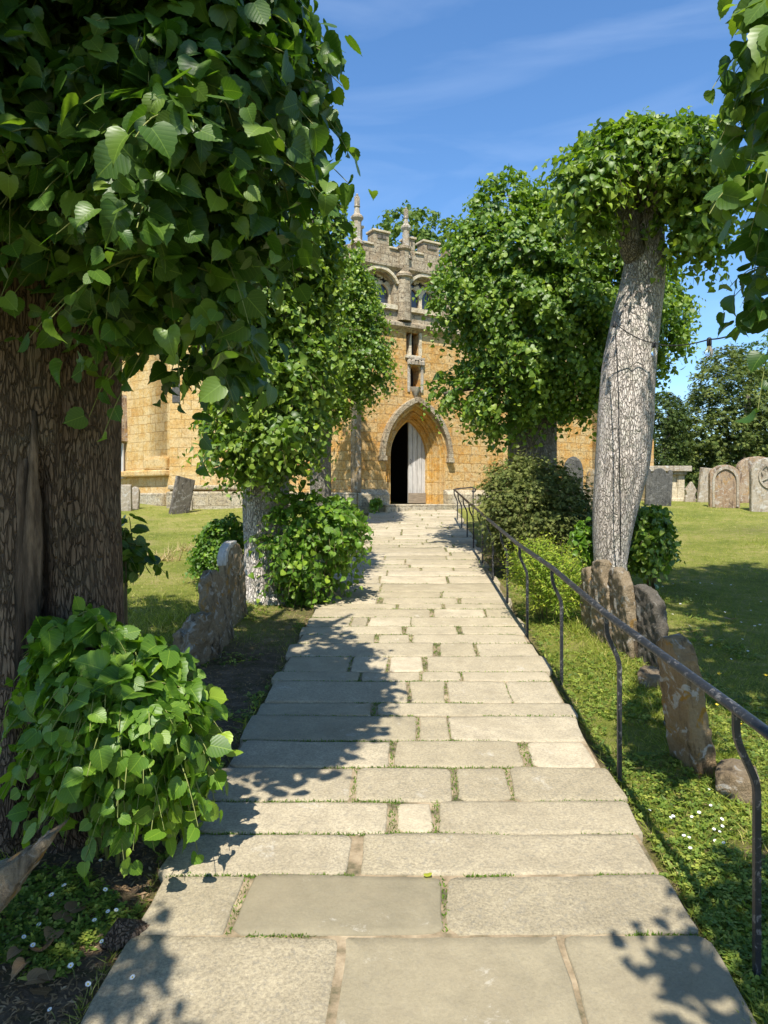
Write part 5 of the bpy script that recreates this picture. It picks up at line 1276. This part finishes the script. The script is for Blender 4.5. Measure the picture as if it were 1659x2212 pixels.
def single_leaf(label, px, py, size, tone, mat, up=.015, seed=0, onpath=False, group=None):
    rr_ = np.random.default_rng(seed); Y = yy(py); x = (px - CX) / FPX * Y; z = SLOPE * Y + .006 if onpath else gzf(x, Y) + up
    a = rr_.uniform(0, 6.28)
    me = leaves_mesh('fallen_leaf', np.zeros((1, 3)), np.array([[math.cos(a), math.sin(a), .1]]), np.array([[rr_.normal() * .25, rr_.normal() * .25, 1.]]), np.array([size]), np.array([tone]), 'near', 1.)
    tag(link('fallen_leaf', me, mat, None, (x, Y, z)), label, 'leaf', group)
single_leaf('small yellow leaf lying on the paving between two slabs', 925, 1897, .034, .9, HERB, onpath=True, seed=2)
single_leaf('yellow leaf lying in the turf by the daisies right of the path', 1424, 1795, .045, .9, HERB, .03, 3)
for k, (px, py) in enumerate([(132, 1995), (118, 2015), (75, 1990), (55, 2085), (90, 2060), (150, 1975), (105, 2140), (40, 2060), (100, 2100), (60, 2120)]):
    single_leaf('curled dead brown leaf on the soil in the near left corner', px, py, random.uniform(.045, .075), random.uniform(.0, .5), DEAD, .025, 20 + k, group='dead leaves in the near left corner')
single_leaf('curled dead leaf alone on the shaded right lawn', 1575, 1352, .09, .8, DEAD, .03, 44)
Y = yy(2010) ; x = (270 - CX) / FPX * Y
mb = MB()
for k in range(4): mb.tube([(-.03 + .012 * k, -.07, .01), (-.02 + .018 * k, 0, .045 - .006 * k), (.03 + .012 * k, .08, .015)], [.012, .022, .008], 7)
o = mb.build('bark_chunk', BARK_BROWN, None, (x, Y, gzf(x, Y)), R(-20), True); tag(o, 'chunk of fallen brown bark in the near left corner by the path edge', 'bark')

# ------------------------------------------------------------------ festoon lights
def festoon(label, pts, sag, bulbs, Yb=None):
    a, b = Vector(pts[0]), Vector(pts[-1]); e = empty('string_light', a, label, 'string light')
    mb = MB(); cp = []
    for i in range(len(pts) - 1):
        p0, p1 = Vector(pts[i]), Vector(pts[i + 1])
        for k in range(12): t = k / 12; cp.append(p0.lerp(p1, t) - Vector((0, 0, sag[i] * 4 * t * (1 - t))))
    cp.append(b); mb.tube(cp, .0045, 6); mb.build('cable', CABLE, e, (0, 0, 0), 0, True)
    for bx in bulbs:
        q = min(cp, key=lambda c: (c - Vector(bx)).length)
        mb = MB(); mb.lathe([(.014, -.045), (.016, -.03), (.015, .005), (.008, .012)], (0, 0), 12); hd = mb.build('lamp_holder', CABLE, e, q, 0, True)
        mb = MB(); mb.lathe([(.004, -.118), (.017, -.112), (.024, -.098), (.026, -.085), (.021, -.066), (.013, -.048), (.012, -.044)], (0, 0), 16); gl = mb.build('bulb', BULB, None, None, 0, True); gl.parent = hd
a0 = P(1327, 697, 6.18); a1 = P(1413, 741, 6.22); a2 = P(1532, 733, 4.6); a3 = P(1600, 716, 3.6); a4 = P(1720, 660, 2.6)
festoon('black festoon cable with clear bulbs strung across the leaning pale trunk to the right edge', [a0, a1, a2, a3, a4], [.03, .03, .01, .02], [a0, a1, a2, a4])
l0 = P(508, 668, 5.6); l1 = P(556, 700, 6.6); l2 = P(575, 665, 6.75); l3 = P(380, 600, 3.4)
festoon('black festoon cable with clear bulbs hanging in the leaves of the middle left tree', [l3, l0, l1, l2], [.05, .02, .02], [l0, l1])
# thin cable running down the pale trunk
mb = MB(); cp = [P(1328, 700, 6.19), P(1332, 760, 6.17), P(1336, 850, 6.16), P(1338, 1000, 6.14), P(1340, 1100, 6.18), P(1340, 1200, 6.32)]
mb.tube(cp, .005, 5); tag(mb.build('power_cable', CABLE), 'thin dark cable fixed down the face of the leaning pale trunk', 'cable')
